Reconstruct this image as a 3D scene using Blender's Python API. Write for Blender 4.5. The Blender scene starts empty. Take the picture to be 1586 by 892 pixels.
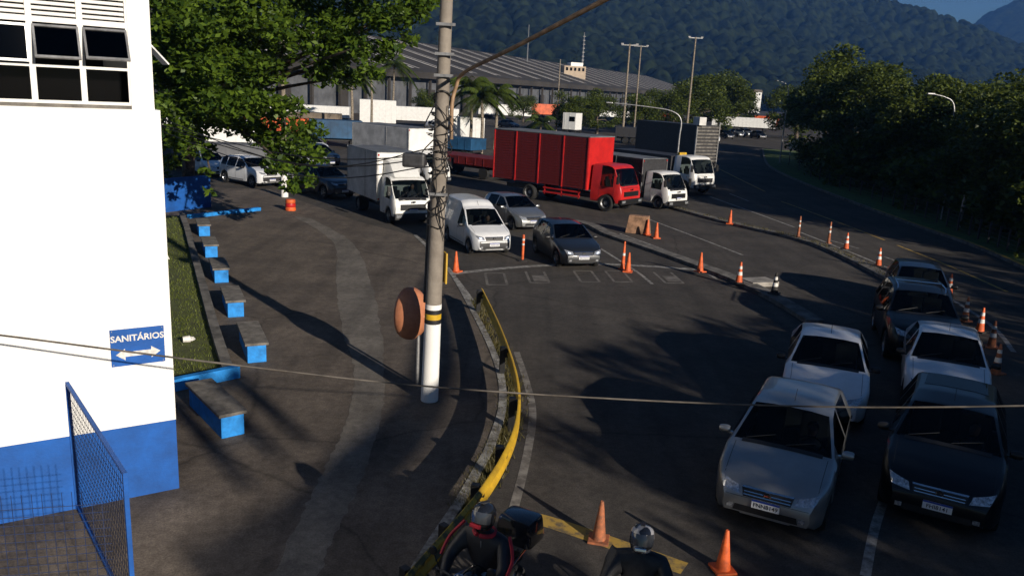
import bpy, bmesh, math, random
import numpy as np
from mathutils import Vector, Matrix
from mathutils.bvhtree import BVHTree
R=math.radians
scene=bpy.context.scene
COL=scene.collection
# ---------------------------------------------------------------- camera
CAM_H=6.2; PITCH=R(13.7); ROLL=R(3.0); FPX=1250.0
cd=bpy.data.cameras.new('camera'); cam=bpy.data.objects.new('camera',cd); COL.objects.link(cam)
fw=Vector((0,math.cos(PITCH),-math.sin(PITCH))); up0=Vector((0,math.sin(PITCH),math.cos(PITCH)))
rt=Vector((1,0,0))*math.cos(ROLL)+up0*math.sin(ROLL); up=Vector((-1,0,0))*math.sin(ROLL)+up0*math.cos(ROLL)
cam.matrix_world=Matrix(((rt.x,up.x,-fw.x,0),(rt.y,up.y,-fw.y,0),(rt.z,up.z,-fw.z,CAM_H),(0,0,0,1)))
cd.sensor_width=36; cd.lens=36*FPX/1586; cd.clip_end=12000; cd.clip_start=0.1
scene.camera=cam
# ---------------------------------------------------------------- sky, sun, exposure
SUN=Vector((0.62,-0.785,0)).normalized(); EL=R(18)
SUN=Vector((SUN.x*math.cos(EL),SUN.y*math.cos(EL),math.sin(EL)))
w=bpy.data.worlds.new('World'); scene.world=w; w.use_nodes=True
nt=w.node_tree; bg=nt.nodes['Background']
sk=nt.nodes.new('ShaderNodeTexSky'); sk.sky_type='NISHITA'; sk.sun_disc=False
sk.sun_elevation=EL; sk.sun_rotation=math.atan2(SUN.x,SUN.y); sk.altitude=50; sk.air_density=1.0; sk.dust_density=0.0; sk.ozone_density=6.0
nt.links.new(sk.outputs[0],bg.inputs[0]); bg.inputs[1].default_value=0.034
sl=bpy.data.lights.new('sun','SUN'); sl.energy=5.0; sl.angle=R(0.53); sl.color=(1.0,0.90,0.77)
so=bpy.data.objects.new('sun',sl); COL.objects.link(so); so.rotation_euler=(-SUN).to_track_quat('-Z','Y').to_euler()
vs=scene.view_settings; vs.view_transform='Standard'; vs.look='None'; vs.exposure=0.27; vs.gamma=1.0; vs.use_curve_mapping=False
scene.render.engine='CYCLES'
# ---------------------------------------------------------------- helpers
def ray(px,py): return fw+rt*((px-793)/FPX)-up*((py-446)/FPX)
def G(px,py,z=0.0):            # point at height z seen at a photograph pixel
    d=ray(px,py); t=(z-CAM_H)/d.z; return Vector((d.x*t,d.y*t,z))
def AT(px,py,dist):            # point at a forward distance
    d=ray(px,py); t=dist/d.y; return Vector((d.x*t,d.y*t,CAM_H+d.z*t))
def node_mat(name):
    m=bpy.data.materials.new(name); m.use_nodes=True
    return m,m.node_tree,m.node_tree.nodes['Principled BSDF']
def mat(name,col,rough=0.6,var=0.12,scale=6.0,metal=0.0,coat=0.0,bump=0.0,bscale=None,emit=None,col2=None,spec=0.5,coord='Object',detail=6,contrast=(0.35,0.65)):
    m,t,b=node_mat(name); N=t.nodes.new; L=t.links.new
    c=col; c2=col2 or tuple(max(0,x*(1-2*var)) for x in col); c1=col if col2 else tuple(min(1,x*(1+var)) for x in col)
    tc=N('ShaderNodeTexCoord'); n=N('ShaderNodeTexNoise'); n.inputs['Scale'].default_value=scale; n.inputs['Detail'].default_value=detail; n.inputs['Roughness'].default_value=0.65
    L(tc.outputs[coord],n.inputs['Vector'])
    r=N('ShaderNodeValToRGB'); r.color_ramp.elements[0].position=contrast[0]; r.color_ramp.elements[1].position=contrast[1]
    r.color_ramp.elements[0].color=(*c2,1); r.color_ramp.elements[1].color=(*c1,1)
    L(n.outputs[0],r.inputs[0]); L(r.outputs[0],b.inputs['Base Color'])
    b.inputs['Roughness'].default_value=rough; b.inputs['Metallic'].default_value=metal; b.inputs['Coat Weight'].default_value=coat; b.inputs['Coat Roughness'].default_value=0.04
    b.inputs['Specular IOR Level'].default_value=spec
    if bump:
        n2=N('ShaderNodeTexNoise'); n2.inputs['Scale'].default_value=bscale or scale*8; n2.inputs['Detail'].default_value=4
        L(tc.outputs[coord],n2.inputs['Vector']); bp=N('ShaderNodeBump'); bp.inputs['Strength'].default_value=bump; bp.inputs['Distance'].default_value=0.02
        L(n2.outputs[0],bp.inputs['Height']); L(bp.outputs[0],b.inputs['Normal'])
    if emit:
        b.inputs['Emission Color'].default_value=(*emit[:3],1); b.inputs['Emission Strength'].default_value=emit[3]
    return m
def ground_mat(name,c1,c2,speck,big=0.25,rough=0.9,cracks=True):
    m,t,b=node_mat(name); N=t.nodes.new; L=t.links.new
    tc=N('ShaderNodeTexCoord')
    def noise(s,d=6,ro=.6):
        n=N('ShaderNodeTexNoise'); n.inputs['Scale'].default_value=s; n.inputs['Detail'].default_value=d; n.inputs['Roughness'].default_value=ro; L(tc.outputs['Object'],n.inputs['Vector']); return n
    def ramp(src,a,bv,ca,cb):
        r=N('ShaderNodeValToRGB'); r.color_ramp.elements[0].position=a; r.color_ramp.elements[1].position=bv; r.color_ramp.elements[0].color=(*ca,1); r.color_ramp.elements[1].color=(*cb,1); L(src,r.inputs[0]); return r
    def mul(a,bv,f=1.0):
        x=N('ShaderNodeMixRGB'); x.blend_type='MULTIPLY'; x.inputs[0].default_value=f; L(a,x.inputs[1]); L(bv,x.inputs[2]); return x
    base=ramp(noise(big,8,.7).outputs[0],.35,.68,c2,c1)
    fine=ramp(noise(38,3,.8).outputs[0],.32,.68,(speck,)*3,(1,1,1))
    stain=ramp(noise(.9,8,.8).outputs[0],.36,.58,(.62,.62,.63),(1,1,1))
    o=mul(base.outputs[0],fine.outputs[0]); o=mul(o.outputs[0],stain.outputs[0],.8)
    mid=ramp(noise(7,7,.8).outputs[0],.36,.62,(.68,.67,.66),(1.05,1.05,1.05)); o=mul(o.outputs[0],mid.outputs[0])
    mp=N('ShaderNodeMapping'); mp.inputs['Scale'].default_value=(1.6,.10,1); mp.inputs['Rotation'].default_value=(0,0,R(24)); L(tc.outputs['Object'],mp.inputs[0]); ns=N('ShaderNodeTexNoise'); ns.inputs['Scale'].default_value=1.1; ns.inputs['Detail'].default_value=6; L(mp.outputs[0],ns.inputs['Vector']); tr=ramp(ns.outputs[0],.38,.55,(.74,.74,.75),(1,1,1)); o=mul(o.outputs[0],tr.outputs[0],.8)
    sp_=N('ShaderNodeTexVoronoi'); sp_.inputs['Scale'].default_value=.9; L(tc.outputs['Object'],sp_.inputs['Vector']); od=ramp(sp_.outputs['Distance'],.05,.13,(.55,.55,.56),(1,1,1)); o=mul(o.outputs[0],od.outputs[0],.7)
    if cracks:
        v=N('ShaderNodeTexVoronoi'); v.feature='DISTANCE_TO_EDGE'; v.inputs['Scale'].default_value=.16
        nn=noise(1.3,4); mx=N('ShaderNodeMixRGB'); mx.inputs[0].default_value=.25; L(tc.outputs['Object'],mx.inputs[1]); L(nn.outputs['Color'],mx.inputs[2]); L(mx.outputs[0],v.inputs['Vector'])
        cr=ramp(v.outputs[0],.0,.006,(.5,.5,.5),(1,1,1)); o=mul(o.outputs[0],cr.outputs[0],.8)
    L(o.outputs[0],b.inputs['Base Color']); b.inputs['Roughness'].default_value=rough; b.inputs['Specular IOR Level'].default_value=.3
    bp=N('ShaderNodeBump'); bp.inputs['Strength'].default_value=.5; bp.inputs['Distance'].default_value=.012; L(noise(55,3,.7).outputs[0],bp.inputs['Height']); L(bp.outputs[0],b.inputs['Normal'])
    return m
def leaf_mat(name,c1,c2,trans=.35):
    m,t,b=node_mat(name); N=t.nodes.new; L=t.links.new
    g=N('ShaderNodeNewGeometry'); r=N('ShaderNodeValToRGB'); r.color_ramp.elements[0].color=(*c2,1); r.color_ramp.elements[1].color=(*c1,1)
    L(g.outputs['Random Per Island'],r.inputs[0]); L(r.outputs[0],b.inputs['Base Color']); b.inputs['Roughness'].default_value=.5; b.inputs['Specular IOR Level'].default_value=.35
    tr=N('ShaderNodeBsdfTranslucent'); L(r.outputs[0],tr.inputs[0]); mx=N('ShaderNodeMixShader'); mx.inputs[0].default_value=trans
    out=t.nodes['Material Output']; L(b.outputs[0],mx.inputs[1]); L(tr.outputs[0],mx.inputs[2]); L(mx.outputs[0],out.inputs[0]); return m
def glass_mat(name,tint,gloss=.5):
    m=bpy.data.materials.new(name); m.use_nodes=True; t=m.node_tree; t.nodes.remove(t.nodes['Principled BSDF']); N=t.nodes.new; L=t.links.new
    tr=N('ShaderNodeBsdfTransparent'); tr.inputs[0].default_value=(*tint,1); gl=N('ShaderNodeBsdfGlossy'); gl.inputs['Roughness'].default_value=.03; gl.inputs[0].default_value=(gloss,)*3+(1,)
    fr=N('ShaderNodeFresnel'); fr.inputs[0].default_value=1.5; n=N('ShaderNodeTexNoise'); n.inputs['Scale'].default_value=1.2; bp=N('ShaderNodeBump'); bp.inputs['Strength'].default_value=.008; L(n.outputs[0],bp.inputs['Height']); L(bp.outputs[0],gl.inputs['Normal'])
    mx=N('ShaderNodeMixShader'); L(fr.outputs[0],mx.inputs[0]); L(tr.outputs[0],mx.inputs[1]); L(gl.outputs[0],mx.inputs[2]); L(mx.outputs[0],t.nodes['Material Output'].inputs[0]); return m
class MB:
    def __init__(s): s.v=[]; s.f=[]
    def add(s,vs,fs):
        o=len(s.v); s.v+= [tuple(a) for a in vs]; s.f+=[tuple(i+o for i in f) for f in fs]; return s
    def box(s,c,d,rz=0,taper=1.0,rot=None):
        x,y,z=(a/2 for a in d); p=[]
        for k,zz in ((1,-z),(taper,z)):
            p+=[(-x*k,-y*k,zz),(x*k,-y*k,zz),(x*k,y*k,zz),(-x*k,y*k,zz)]
        M=rot if rot is not None else Matrix.Rotation(rz,3,'Z'); c=Vector(c)
        return s.add([M@Vector(q)+c for q in p],[(3,2,1,0),(4,5,6,7),(0,1,5,4),(1,2,6,5),(2,3,7,6),(3,0,4,7)])
    def tube(s,pts,r,n=8,cap=True):
        pts=[Vector(p) for p in pts]; rr=r if isinstance(r,(list,tuple)) else [r]*len(pts); vs=[];fs=[]; prev=None
        for i,p in enumerate(pts):
            d=(pts[min(i+1,len(pts)-1)]-pts[max(i-1,0)]).normalized()
            if prev is None: a=d.orthogonal().normalized()
            else: a=(prev-d*prev.dot(d)).normalized()
            prev=a; b=d.cross(a)
            vs+=[p+(a*math.cos(2*math.pi*k/n)+b*math.sin(2*math.pi*k/n))*rr[i] for k in range(n)]
        for i in range(len(pts)-1):
            for k in range(n): fs.append((i*n+k,i*n+(k+1)%n,(i+1)*n+(k+1)%n,(i+1)*n+k))
        if cap: fs+=[tuple(range(n))[::-1],tuple((len(pts)-1)*n+k for k in range(n))]
        return s.add(vs,fs)
    def lathe(s,prof,n=20,c=(0,0,0),axis='Z',ang=2*math.pi):
        c=Vector(c); vs=[];fs=[]; m=len(prof)
        for k in range(n):
            a=ang*k/n
            for r,z in prof:
                p=(r*math.cos(a),r*math.sin(a),z)
                if axis=='Y': p=(p[0],z,p[1])
                if axis=='X': p=(z,p[0],p[1])
                vs.append(Vector(p)+c)
        for k in range(n):
            for j in range(m-1):
                a,b=k*m+j,((k+1)%n)*m+j; fs.append((a,b,b+1,a+1))
        return s.add(vs,fs)
    def prism(s,poly,z0,z1):
        n=len(poly); return s.add([(p[0],p[1],z0) for p in poly]+[(p[0],p[1],z1) for p in poly],[tuple(range(n))[::-1],tuple(range(n,2*n))]+[(i,(i+1)%n,n+(i+1)%n,n+i) for i in range(n)])
    def ribbon(s,a,b,z):        # sheet between two polylines
        n=len(a); return s.add([(p[0],p[1],z) for p in a]+[(p[0],p[1],z) for p in b],[(i,i+1,n+i+1,n+i) for i in range(n-1)])
    def mesh(s,name,m=None,smooth=None,bevel=0):
        me=bpy.data.meshes.new(name); me.from_pydata(s.v,[],s.f); bm=bmesh.new(); bm.from_mesh(me); bmesh.ops.recalc_face_normals(bm,faces=bm.faces)
        if bevel: bmesh.ops.bevel(bm,geom=[e for e in bm.edges if len(e.link_faces)==2 and e.calc_face_angle(0)>.6],offset=bevel,segments=2,affect='EDGES',profile=.6)
        bm.to_mesh(me); bm.free()
        if m: me.materials.append(m)
        if smooth:
            me.polygons.foreach_set('use_smooth',[True]*len(me.polygons)); me.set_sharp_from_angle(angle=R(smooth))
        return me
    def build(s,name,m,parent=None,smooth=None,bevel=0): return link(name,s.mesh(name,m,smooth,bevel),parent)
def link(name,me,parent=None):
    o=bpy.data.objects.new(name,me); COL.objects.link(o)
    if parent: o.parent=parent
    return o
def tag(o,label=None,cat=None,group=None,kind=None):
    for k,v in (('label',label),('category',cat),('group',group),('kind',kind)):
        if v: o[k]=v
    return o
def thing(name,label,cat,loc=(0,0,0),rz=0,group=None):
    o=bpy.data.objects.new(name,None); COL.objects.link(o); o.location=loc; o.rotation_euler=(0,0,rz); o.empty_display_size=.2
    return tag(o,label,cat,group)
def copy_tree(o,parent=None):
    c=o.copy(); COL.objects.link(c)
    if parent: c.parent=parent
    for ch in o.children: copy_tree(ch,c)
    return c
def catmull(pts,n=8):
    P=[Vector(p) for p in pts]; out=[]
    for i in range(len(P)-1):
        a=P[max(i-1,0)];b=P[i];c=P[i+1];d=P[min(i+2,len(P)-1)]
        for k in range(n):
            t=k/n; out.append(.5*((2*b)+(c-a)*t+(2*a-5*b+4*c-d)*t*t+(3*b-a-3*c+d)*t**3))
    out.append(P[-1]); return out
def text_mesh(txt,size,m,thick=.002,bold=0.0):
    c=bpy.data.curves.new('t','FONT'); c.body=txt; c.size=size; c.align_x='CENTER'; c.align_y='CENTER'; c.extrude=thick; c.offset=bold; c.resolution_u=3
    o=bpy.data.objects.new('t',c); COL.objects.link(o); dg=bpy.context.evaluated_depsgraph_get(); me=bpy.data.meshes.new_from_object(o.evaluated_get(dg)); bpy.data.objects.remove(o); me.materials.clear(); me.materials.append(m); return me
# ---------------------------------------------------------------- materials
M={}
M['asphalt']=ground_mat('asphalt',(.145,.128,.11),(.085,.077,.069),.45)
M['plaza']=ground_mat('plaza_asphalt',(.255,.21,.168),(.14,.116,.095),.5,big=.35)
M['strip']=ground_mat('worn_concrete',(.31,.28,.24),(.20,.18,.155),.6,big=.6,cracks=False)
M['concrete']=mat('concrete',(.30,.28,.25),.9,.2,3,bump=.4)
M['kerb']=mat('kerb_stone',(.15,.14,.125),.9,.3,2.5,bump=.5)
M['wline']=mat('worn_white_paint',(.36,.35,.32),.8,col2=(.12,.11,.10),scale=5,contrast=(.40,.62),detail=10)
M['yline']=mat('worn_yellow_paint',(.42,.27,.05),.8,col2=(.13,.10,.06),scale=4,contrast=(.38,.52),detail=10)
M['white']=mat('white_wall_paint',(.80,.79,.76),.75,.03,1.2,bump=.15,bscale=30)
M['blue']=mat('blue_wall_paint',(.003,.085,.36),.7,.14,2,bump=.15,bscale=30)
M['bblue']=mat('bench_blue_paint',(.012,.24,.68),.7,.15,5,bump=.2)
M['slab']=mat('bench_slab',(.17,.155,.135),.85,.25,4,bump=.4)
M['black']=mat('black_plastic',(.012,.012,.013),.45,.2,9)
M['rubber']=mat('tyre_rubber',(.014,.014,.014),.85,.2,20,bump=.2)
M['dark']=mat('dark_interior',(.02,.02,.022),.8,.2,8)
M['chrome']=mat('chrome',(.7,.7,.72),.12,.05,6,metal=1)
M['alloy']=mat('alloy_rim',(.35,.35,.37),.3,.1,8,metal=.9)
M['steel']=mat('galvanised_steel',(.36,.36,.36),.45,.2,6,metal=.7)
M['metal_dark']=mat('dark_painted_metal',(.035,.035,.038),.5,.2,8)
M['glass']=glass_mat('car_glass',(.30,.34,.34)); M['dglass']=glass_mat('dark_window_glass',(.05,.055,.06))
M['lamp']=mat('headlamp_lens',(.55,.57,.6),.08,.3,25,metal=.6,coat=1)
M['lit']=mat('lit_headlamp',(.8,.85,.95),.1,.05,30,coat=1,emit=(.55,.72,1,.7))
M['amber']=mat('amber_lamp',(.7,.25,.03),.3,.1,20,emit=(1,.4,.08,1.2))
M['red_lens']=mat('red_lens',(.4,.01,.01),.25,.1,20,coat=.5)
M['plate']=mat('plate_white',(.72,.73,.75),.5,.04,10); M['pblue']=mat('plate_blue',(.02,.06,.35),.5,.05,10); M['ink']=mat('ink_black',(.012,.012,.014),.6,.05,10)
M['orange']=mat('cone_orange',(.75,.13,.025),.6,col2=(.42,.075,.02),scale=7,contrast=(.35,.6)); M['old_orange']=mat('faded_cone',(.42,.13,.05),.75,col2=(.16,.07,.04),scale=9,contrast=(.35,.62))
M['cwhite']=mat('reflective_white',(.7,.68,.64),.5,.15,12); M['cblack']=mat('cone_base_black',(.03,.028,.026),.8,.25,10)
M['yellow']=mat('guard_rail_yellow',(.62,.38,.02),.5,col2=(.40,.24,.02),scale=3.5,contrast=(.3,.6)); M['olive']=mat('rail_shade_and_wear',(.50,.31,.02),.6,col2=(.10,.085,.025),scale=5,contrast=(.45,.56))  # olive: painted shade together with worn yellow, for the lower rail
M['pole']=mat('pole_concrete',(.27,.235,.195),.85,col2=(.17,.145,.12),scale=2.2,bump=.3); M['cable']=mat('black_cable',(.015,.014,.014),.55,.2,9); M['tan']=mat('tan_conduit',(.33,.21,.12),.6,.25,5)
M['terra']=mat('phone_shell',(.50,.20,.10),.45,col2=(.38,.14,.07),scale=5,contrast=(.3,.6))
M['bark']=mat('bark',(.13,.10,.075),.95,.35,6,bump=.7,bscale=14); M['palm_bark']=mat('palm_bark',(.25,.21,.16),.95,.3,6,bump=.6)
M['leaf']=leaf_mat('almond_leaf',(.12,.19,.016),(.028,.062,.008)); M['leaf2']=leaf_mat('roadside_leaf',(.12,.15,.022),(.03,.05,.01),.3); M['palm_leaf']=leaf_mat('palm_leaf',(.11,.15,.025),(.03,.055,.012)); M['grass']=leaf_mat('grass_blade',(.22,.26,.035),(.08,.11,.02)); M['dry']=leaf_mat('dry_weed',(.17,.14,.05),(.06,.06,.02))
M['lawn']=mat('lawn_soil',(.09,.11,.022),.95,col2=(.05,.055,.018),scale=4,bump=.6); M['verge']=mat('verge_turf',(.085,.14,.02),.95,col2=(.04,.065,.014),scale=1.5,bump=.6)
M['red']=mat('red_truck_paint',(.52,.018,.016),.4,col2=(.36,.012,.012),scale=2,coat=.25,contrast=(.3,.6)); M['redplank']=mat('dark_red_plank_shade',(.17,.009,.009),.6,col2=(.07,.006,.006),scale=1.6,contrast=(.3,.65),bump=.2)  # plank red darkened to paint in the truck's shaded side; also colours the flatbed
M['roofgrey']=mat('truck_roof',(.16,.17,.18),.6,.2,1.5); M['alu']=mat('box_aluminium',(.56,.55,.53),.5,.14,1.5); M['twhite']=mat('truck_white',(.74,.74,.72),.35,.05,3,coat=.3)
M['wroof']=mat('warehouse_roof',(.042,.037,.032),.85,.25,.08); M['wstrip']=mat('roof_light_strip',(.55,.52,.48),.6,.1,.3); M['wwall']=mat('warehouse_wall',(.10,.105,.115),.7,.2,.4)  # warehouse wall grey is darkened to hold the shade under the eave
M['forest']=None
# ---------------------------------------------------------------- ground, roads, paving
def sheet(name,poly,z,m,kind='structure'):
    mb=MB(); n=len(poly); mb.add([(p[0],p[1],z) for p in poly],[tuple(range(n))]); return tag(mb.build(name,m),kind=kind)
mb=MB(); mb.add([(-3000,-400,0),(4000,-400,0),(4000,5000,0),(-3000,5000,0)],[(0,1,2,3)])
tag(mb.build('ground',M['asphalt']),kind='structure')
# walking area beside the building, with a kerb that bends round to the right
kerb=catmull([G(*p) for p in [(640,368),(690,420),(735,500),(765,570),(772,630),(755,690),(735,730),(700,790),(660,850),(600,950),(520,1100)]],6)
plaza=[(p.x,p.y) for p in kerb]+[(-14,2),(-40,4),(-40,36),(-22,44),(-14,45.5),(-9.6,39.5),(-7,36)]
pl=sheet('plaza_paving',plaza,.10,M['plaza'])
def off(pts,d):
    out=[]
    for i,p in enumerate(pts):
        t=(pts[min(i+1,len(pts)-1)]-pts[max(i-1,0)]); t.z=0; t.normalize(); out.append(p+Vector((t.y,-t.x,0))*d)
    return out
ko=off(kerb,-.16); mb=MB()
n=len(kerb)
for i in range(n-1):
    a,b,c,d=kerb[i],kerb[i+1],ko[i+1],ko[i]
    mb.add([(a.x,a.y,0),(b.x,b.y,0),(c.x,c.y,0),(d.x,d.y,0),(a.x,a.y,.112),(b.x,b.y,.112),(c.x,c.y,.112),(d.x,d.y,.112)],[(4,5,6,7),(0,1,5,4),(1,2,6,5),(2,3,7,6),(3,0,4,7)])
tag(mb.build('plaza_kerb',M['wline']),kind='structure')
sL=[(455,335),(515,375),(520,440),(530,510),(548,570),(540,640),(505,720),(450,830),(400,935)]; sR=[(480,338),(545,375),(575,440),(590,510),(595,580),(590,650),(560,740),(510,850),(470,950)]
rng=random.Random(3)
a=catmull([G(*p,.1) for p in sL],14); b=catmull([G(*p,.1) for p in sR],14)
for q in (a,b):
    for p in q: p.x+=rng.uniform(-.035,.035); p.y+=rng.uniform(-.03,.03)
mb=MB(); mb.ribbon(a,b,.104); tag(mb.build('concrete_strip',M['strip']),kind='structure')
M['fline']=mat('nearly_worn_off_paint',(.24,.225,.20),.85,col2=(.10,.09,.08),scale=3,contrast=(.42,.6),detail=10)
# painted lines on the road
def line(name,pts,wd,m,z=.004,n=6):
    c=catmull([G(*p) for p in pts],n); mb=MB(); mb.ribbon(off(c,wd/2),off(c,-wd/2),z); return tag(mb.build(name,m),kind='structure')
line('edge_line',[(800,545),(815,590),(825,640),(815,710),(795,790)],.15,M['fline'])
line('yellow_road_line',[(790,795),(850,808),(960,845),(1060,880)],.32,M['yline'])
line('stop_line',[(700,424),(800,414),(930,409),(1085,418)],.3,M['wline'])
line('bay_line',[(640,372),(668,396),(700,424),(735,470)],.12,M['wline'])
line('lane_line',[(930,385),(985,420),(1010,440)],.12,M['wline']); line('lane_line',[(960,362),(1040,392),(1110,432)],.12,M['wline'])
line('lane_line',[(1000,338),(1080,368),(1150,395)],.12,M['wline']); line('lane_line',[(1200,455),(1240,478),(1262,497)],.12,M['wline'])
line('lane_line',[(1100,305),(1170,330),(1230,352)],.14,M['wline']); line('lane_line',[(1240,360),(1340,400),(1440,445),(1530,500),(1570,545)],.14,M['wline'])
line('lane_line',[(1340,892),(1360,800),(1400,700)],.14,M['wline'])
for p in ([(1100,255),(1140,275),(1185,297)],[(1210,312),(1300,345),(1370,372)],[(1390,380),(1470,412),(1560,452)]): line('yellow_lane_line',p,.13,M['yline'])
for p in ([(1285,372),(1330,385)],[(1370,398),(1420,415)],[(1130,300),(1160,312)]): line('lane_dash',p,.12,M['wline'],n=2)
M['fline_']=mat('old_letter_paint',(.175,.16,.14),.85,col2=(.10,.09,.08),scale=3,contrast=(.44,.6),detail=10)
# illegible worn markings lying in front of the stop line
for i,(px,py,s) in enumerate([(768,432,0),(832,429,1),(908,428,2),(958,428,2),(1035,430,3)]):
    c=G(px,py); mb=MB(); w_,h_=.66,1.75; bars=[((-w_/2,0),(.09,h_)),((w_/2,.0),(.09,h_)),((0,-h_/2),(w_,.14))]+([((0,h_/2),(w_,.14))] if s in(0,2) else [((.05,-.2),(w_*.7,h_*.5))] if s in(1,3) else [])
    ca,sa=math.cos(R(12)),math.sin(R(12))
    for j,((bx,by),(bw,bh)) in enumerate(bars):
        q=[(bx-bw/2,by-bh/2),(bx+bw/2,by-bh/2),(bx+bw/2,by+bh/2),(bx-bw/2,by+bh/2)]; mb.add([(c.x+ca*x-sa*y+.12*y,c.y+sa*x+ca*y,.004+.001*j) for x,y in q],[(0,1,2,3)])
    tag(mb.build('worn_road_marking',M['fline_']),kind='structure')
# kerbed islands between the lanes
def island(name,pts,wd,h=.13,top='kerb'):
    c=catmull([G(*p) for p in pts],6); a=off(c,wd/2); b=off(c,-wd/2); poly=[(p.x,p.y) for p in a]+[(p.x,p.y) for p in b[::-1]]
    mb=MB(); n=len(a)
    for i in range(n-1):
        q=[a[i],a[i+1],b[i+1],b[i]]; mb.add([(p.x,p.y,0) for p in q]+[(p.x,p.y,h) for p in q],[(4,5,6,7),(0,1,5,4),(2,3,7,6)]+([(3,0,4,7)] if i==0 else [])+([(1,2,6,5)] if i==n-2 else []))
    return tag(mb.build(name,M[top]),kind='structure')
island('lane_island',[(800,341),(900,347),(945,366),(1010,388),(1080,413),(1150,440),(1210,470),(1262,502)],.55)
island('lane_island',[(1045,324),(1130,347),(1240,373),(1305,397),(1392,442)],.5)
# verge on the right of the road
vk=catmull([G(*p) for p in [(1180,232),(1184,250),(1200,265),(1260,292),(1400,345),(1500,380),(1586,418),(1700,470)]],6)
mb=MB(); vo=off(vk,-.2)
for i in range(len(vk)-1):
    q=[vk[i],vk[i+1],vo[i+1],vo[i]]; mb.add([(p.x,p.y,0) for p in q]+[(p.x,p.y,.14) for p in q],[(4,5,6,7),(0,1,5,4),(2,3,7,6)])
nk=len(mb.f); kb=tag(mb.build('verge_kerb',M['kerb']),kind='structure')
c=vk[22:]; mb=MB(); mb.ribbon(c,off(c,-.2),.146); tag(mb.build('yellow_kerb_paint',M['yline']),kind='structure')
mb=MB(); mb.ribbon(off(vk,-.2),off(vk,-60),.12); tag(mb.build('grass_verge',M['verge']),kind='structure')
# manhole cover on the island
tag(MB().box((*G(1175,440)[:2],.08),(1.1,.8,.16),R(20)).build('manhole_slab',M['concrete'],bevel=.01),'square concrete manhole slab between the last two cones of the island','manhole')
# lawn beside the building
lk=[G(*p) for p in [(278,340),(285,360),(300,420),(325,520),(345,588)]]
lawn=[(p.x,p.y) for p in lk]+[(G(262,606).x,G(262,606).y),(-9.5,13.5),(-22,22),(-20,36)]
sheet('lawn',lawn,.125,M['lawn'])
mb=MB(); lo=off(lk,-.22)
for i in range(len(lk)-1):
    q=[lk[i],lk[i+1],lo[i+1],lo[i]]; mb.add([(p.x,p.y,.1) for p in q]+[(p.x,p.y,.26) for p in q],[(4,5,6,7),(0,1,5,4),(1,2,6,5),(2,3,7,6),(3,0,4,7)])
tag(mb.build('lawn_kerb',M['kerb']),kind='structure')
def blades(name,spots,m,h,wd,seed=1,label=None,cat=None,zbase=.12):
    r=np.random.default_rng(seed); P=np.array(spots); n=len(P); a=r.uniform(0,2*np.pi,n); hh=h*r.uniform(.5,1.2,n); ln=r.normal(0,.45,(n,2))*hh[:,None]
    V=np.zeros((n,3,3)); V[:,0]=np.c_[P[:,0]-np.cos(a)*wd,P[:,1]-np.sin(a)*wd,np.full(n,zbase)]; V[:,1]=np.c_[P[:,0]+np.cos(a)*wd,P[:,1]+np.sin(a)*wd,np.full(n,zbase)]; V[:,2]=np.c_[P[:,0]+ln[:,0],P[:,1]+ln[:,1],zbase+hh]
    me=bpy.data.meshes.new(name); me.from_pydata(V.reshape(-1,3).tolist(),[],np.arange(3*n).reshape(-1,3).tolist()); me.materials.append(m); return tag(link(name,me),label,cat,kind='stuff')
from mathutils.geometry import intersect_point_tri_2d
def inside(x,y,poly):
    c=False; j=len(poly)-1
    for i in range(len(poly)):
        xi,yi=poly[i]; xj,yj=poly[j]
        if (yi>y)!=(yj>y) and x<(xj-xi)*(y-yi)/(yj-yi)+xi: c=not c
        j=i
    return c
rng=random.Random(5); sp=[]
while len(sp)<26000:
    x,y=rng.uniform(-16,-5.5),rng.uniform(14.5,36)
    if inside(x,y,lawn) and math.sin(x*2.1+y)*math.sin(y*1.3-x)+rng.uniform(-1,1)>-.5: sp.append((x,y))
blades('lawn_grass',sp,M['grass'],.07,.008,2,'short patchy lawn grass between the white building and the kerb','grass')
gs=[]
strip_c=catmull([G(*p) for p in [(738,470),(758,520),(785,580),(792,640),(770,700),(742,750),(715,790)]],10)
for p in strip_c:
    k=rng.choice([20,60,130])
    for _ in range(k): gs.append((p.x+rng.gauss(0,.13),p.y+rng.gauss(0,.2)))
blades('roadside_weeds',gs,M['dry'],.16,.012,3,'dry weeds growing in the gap under the yellow guard rail','weeds',0.0)
gs=[]
iso=catmull([G(*p) for p in [(1045,324),(1130,347),(1240,373),(1305,397),(1392,442)]],30)
for p in iso:
    for _ in range(rng.choice([0,6,22])): gs.append((p.x+rng.gauss(0,.12),p.y+rng.gauss(0,.14)))
blades('island_weeds',gs,M['dry'],.10,.012,4,'low weeds along the planted traffic island','weeds',.13)
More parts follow.
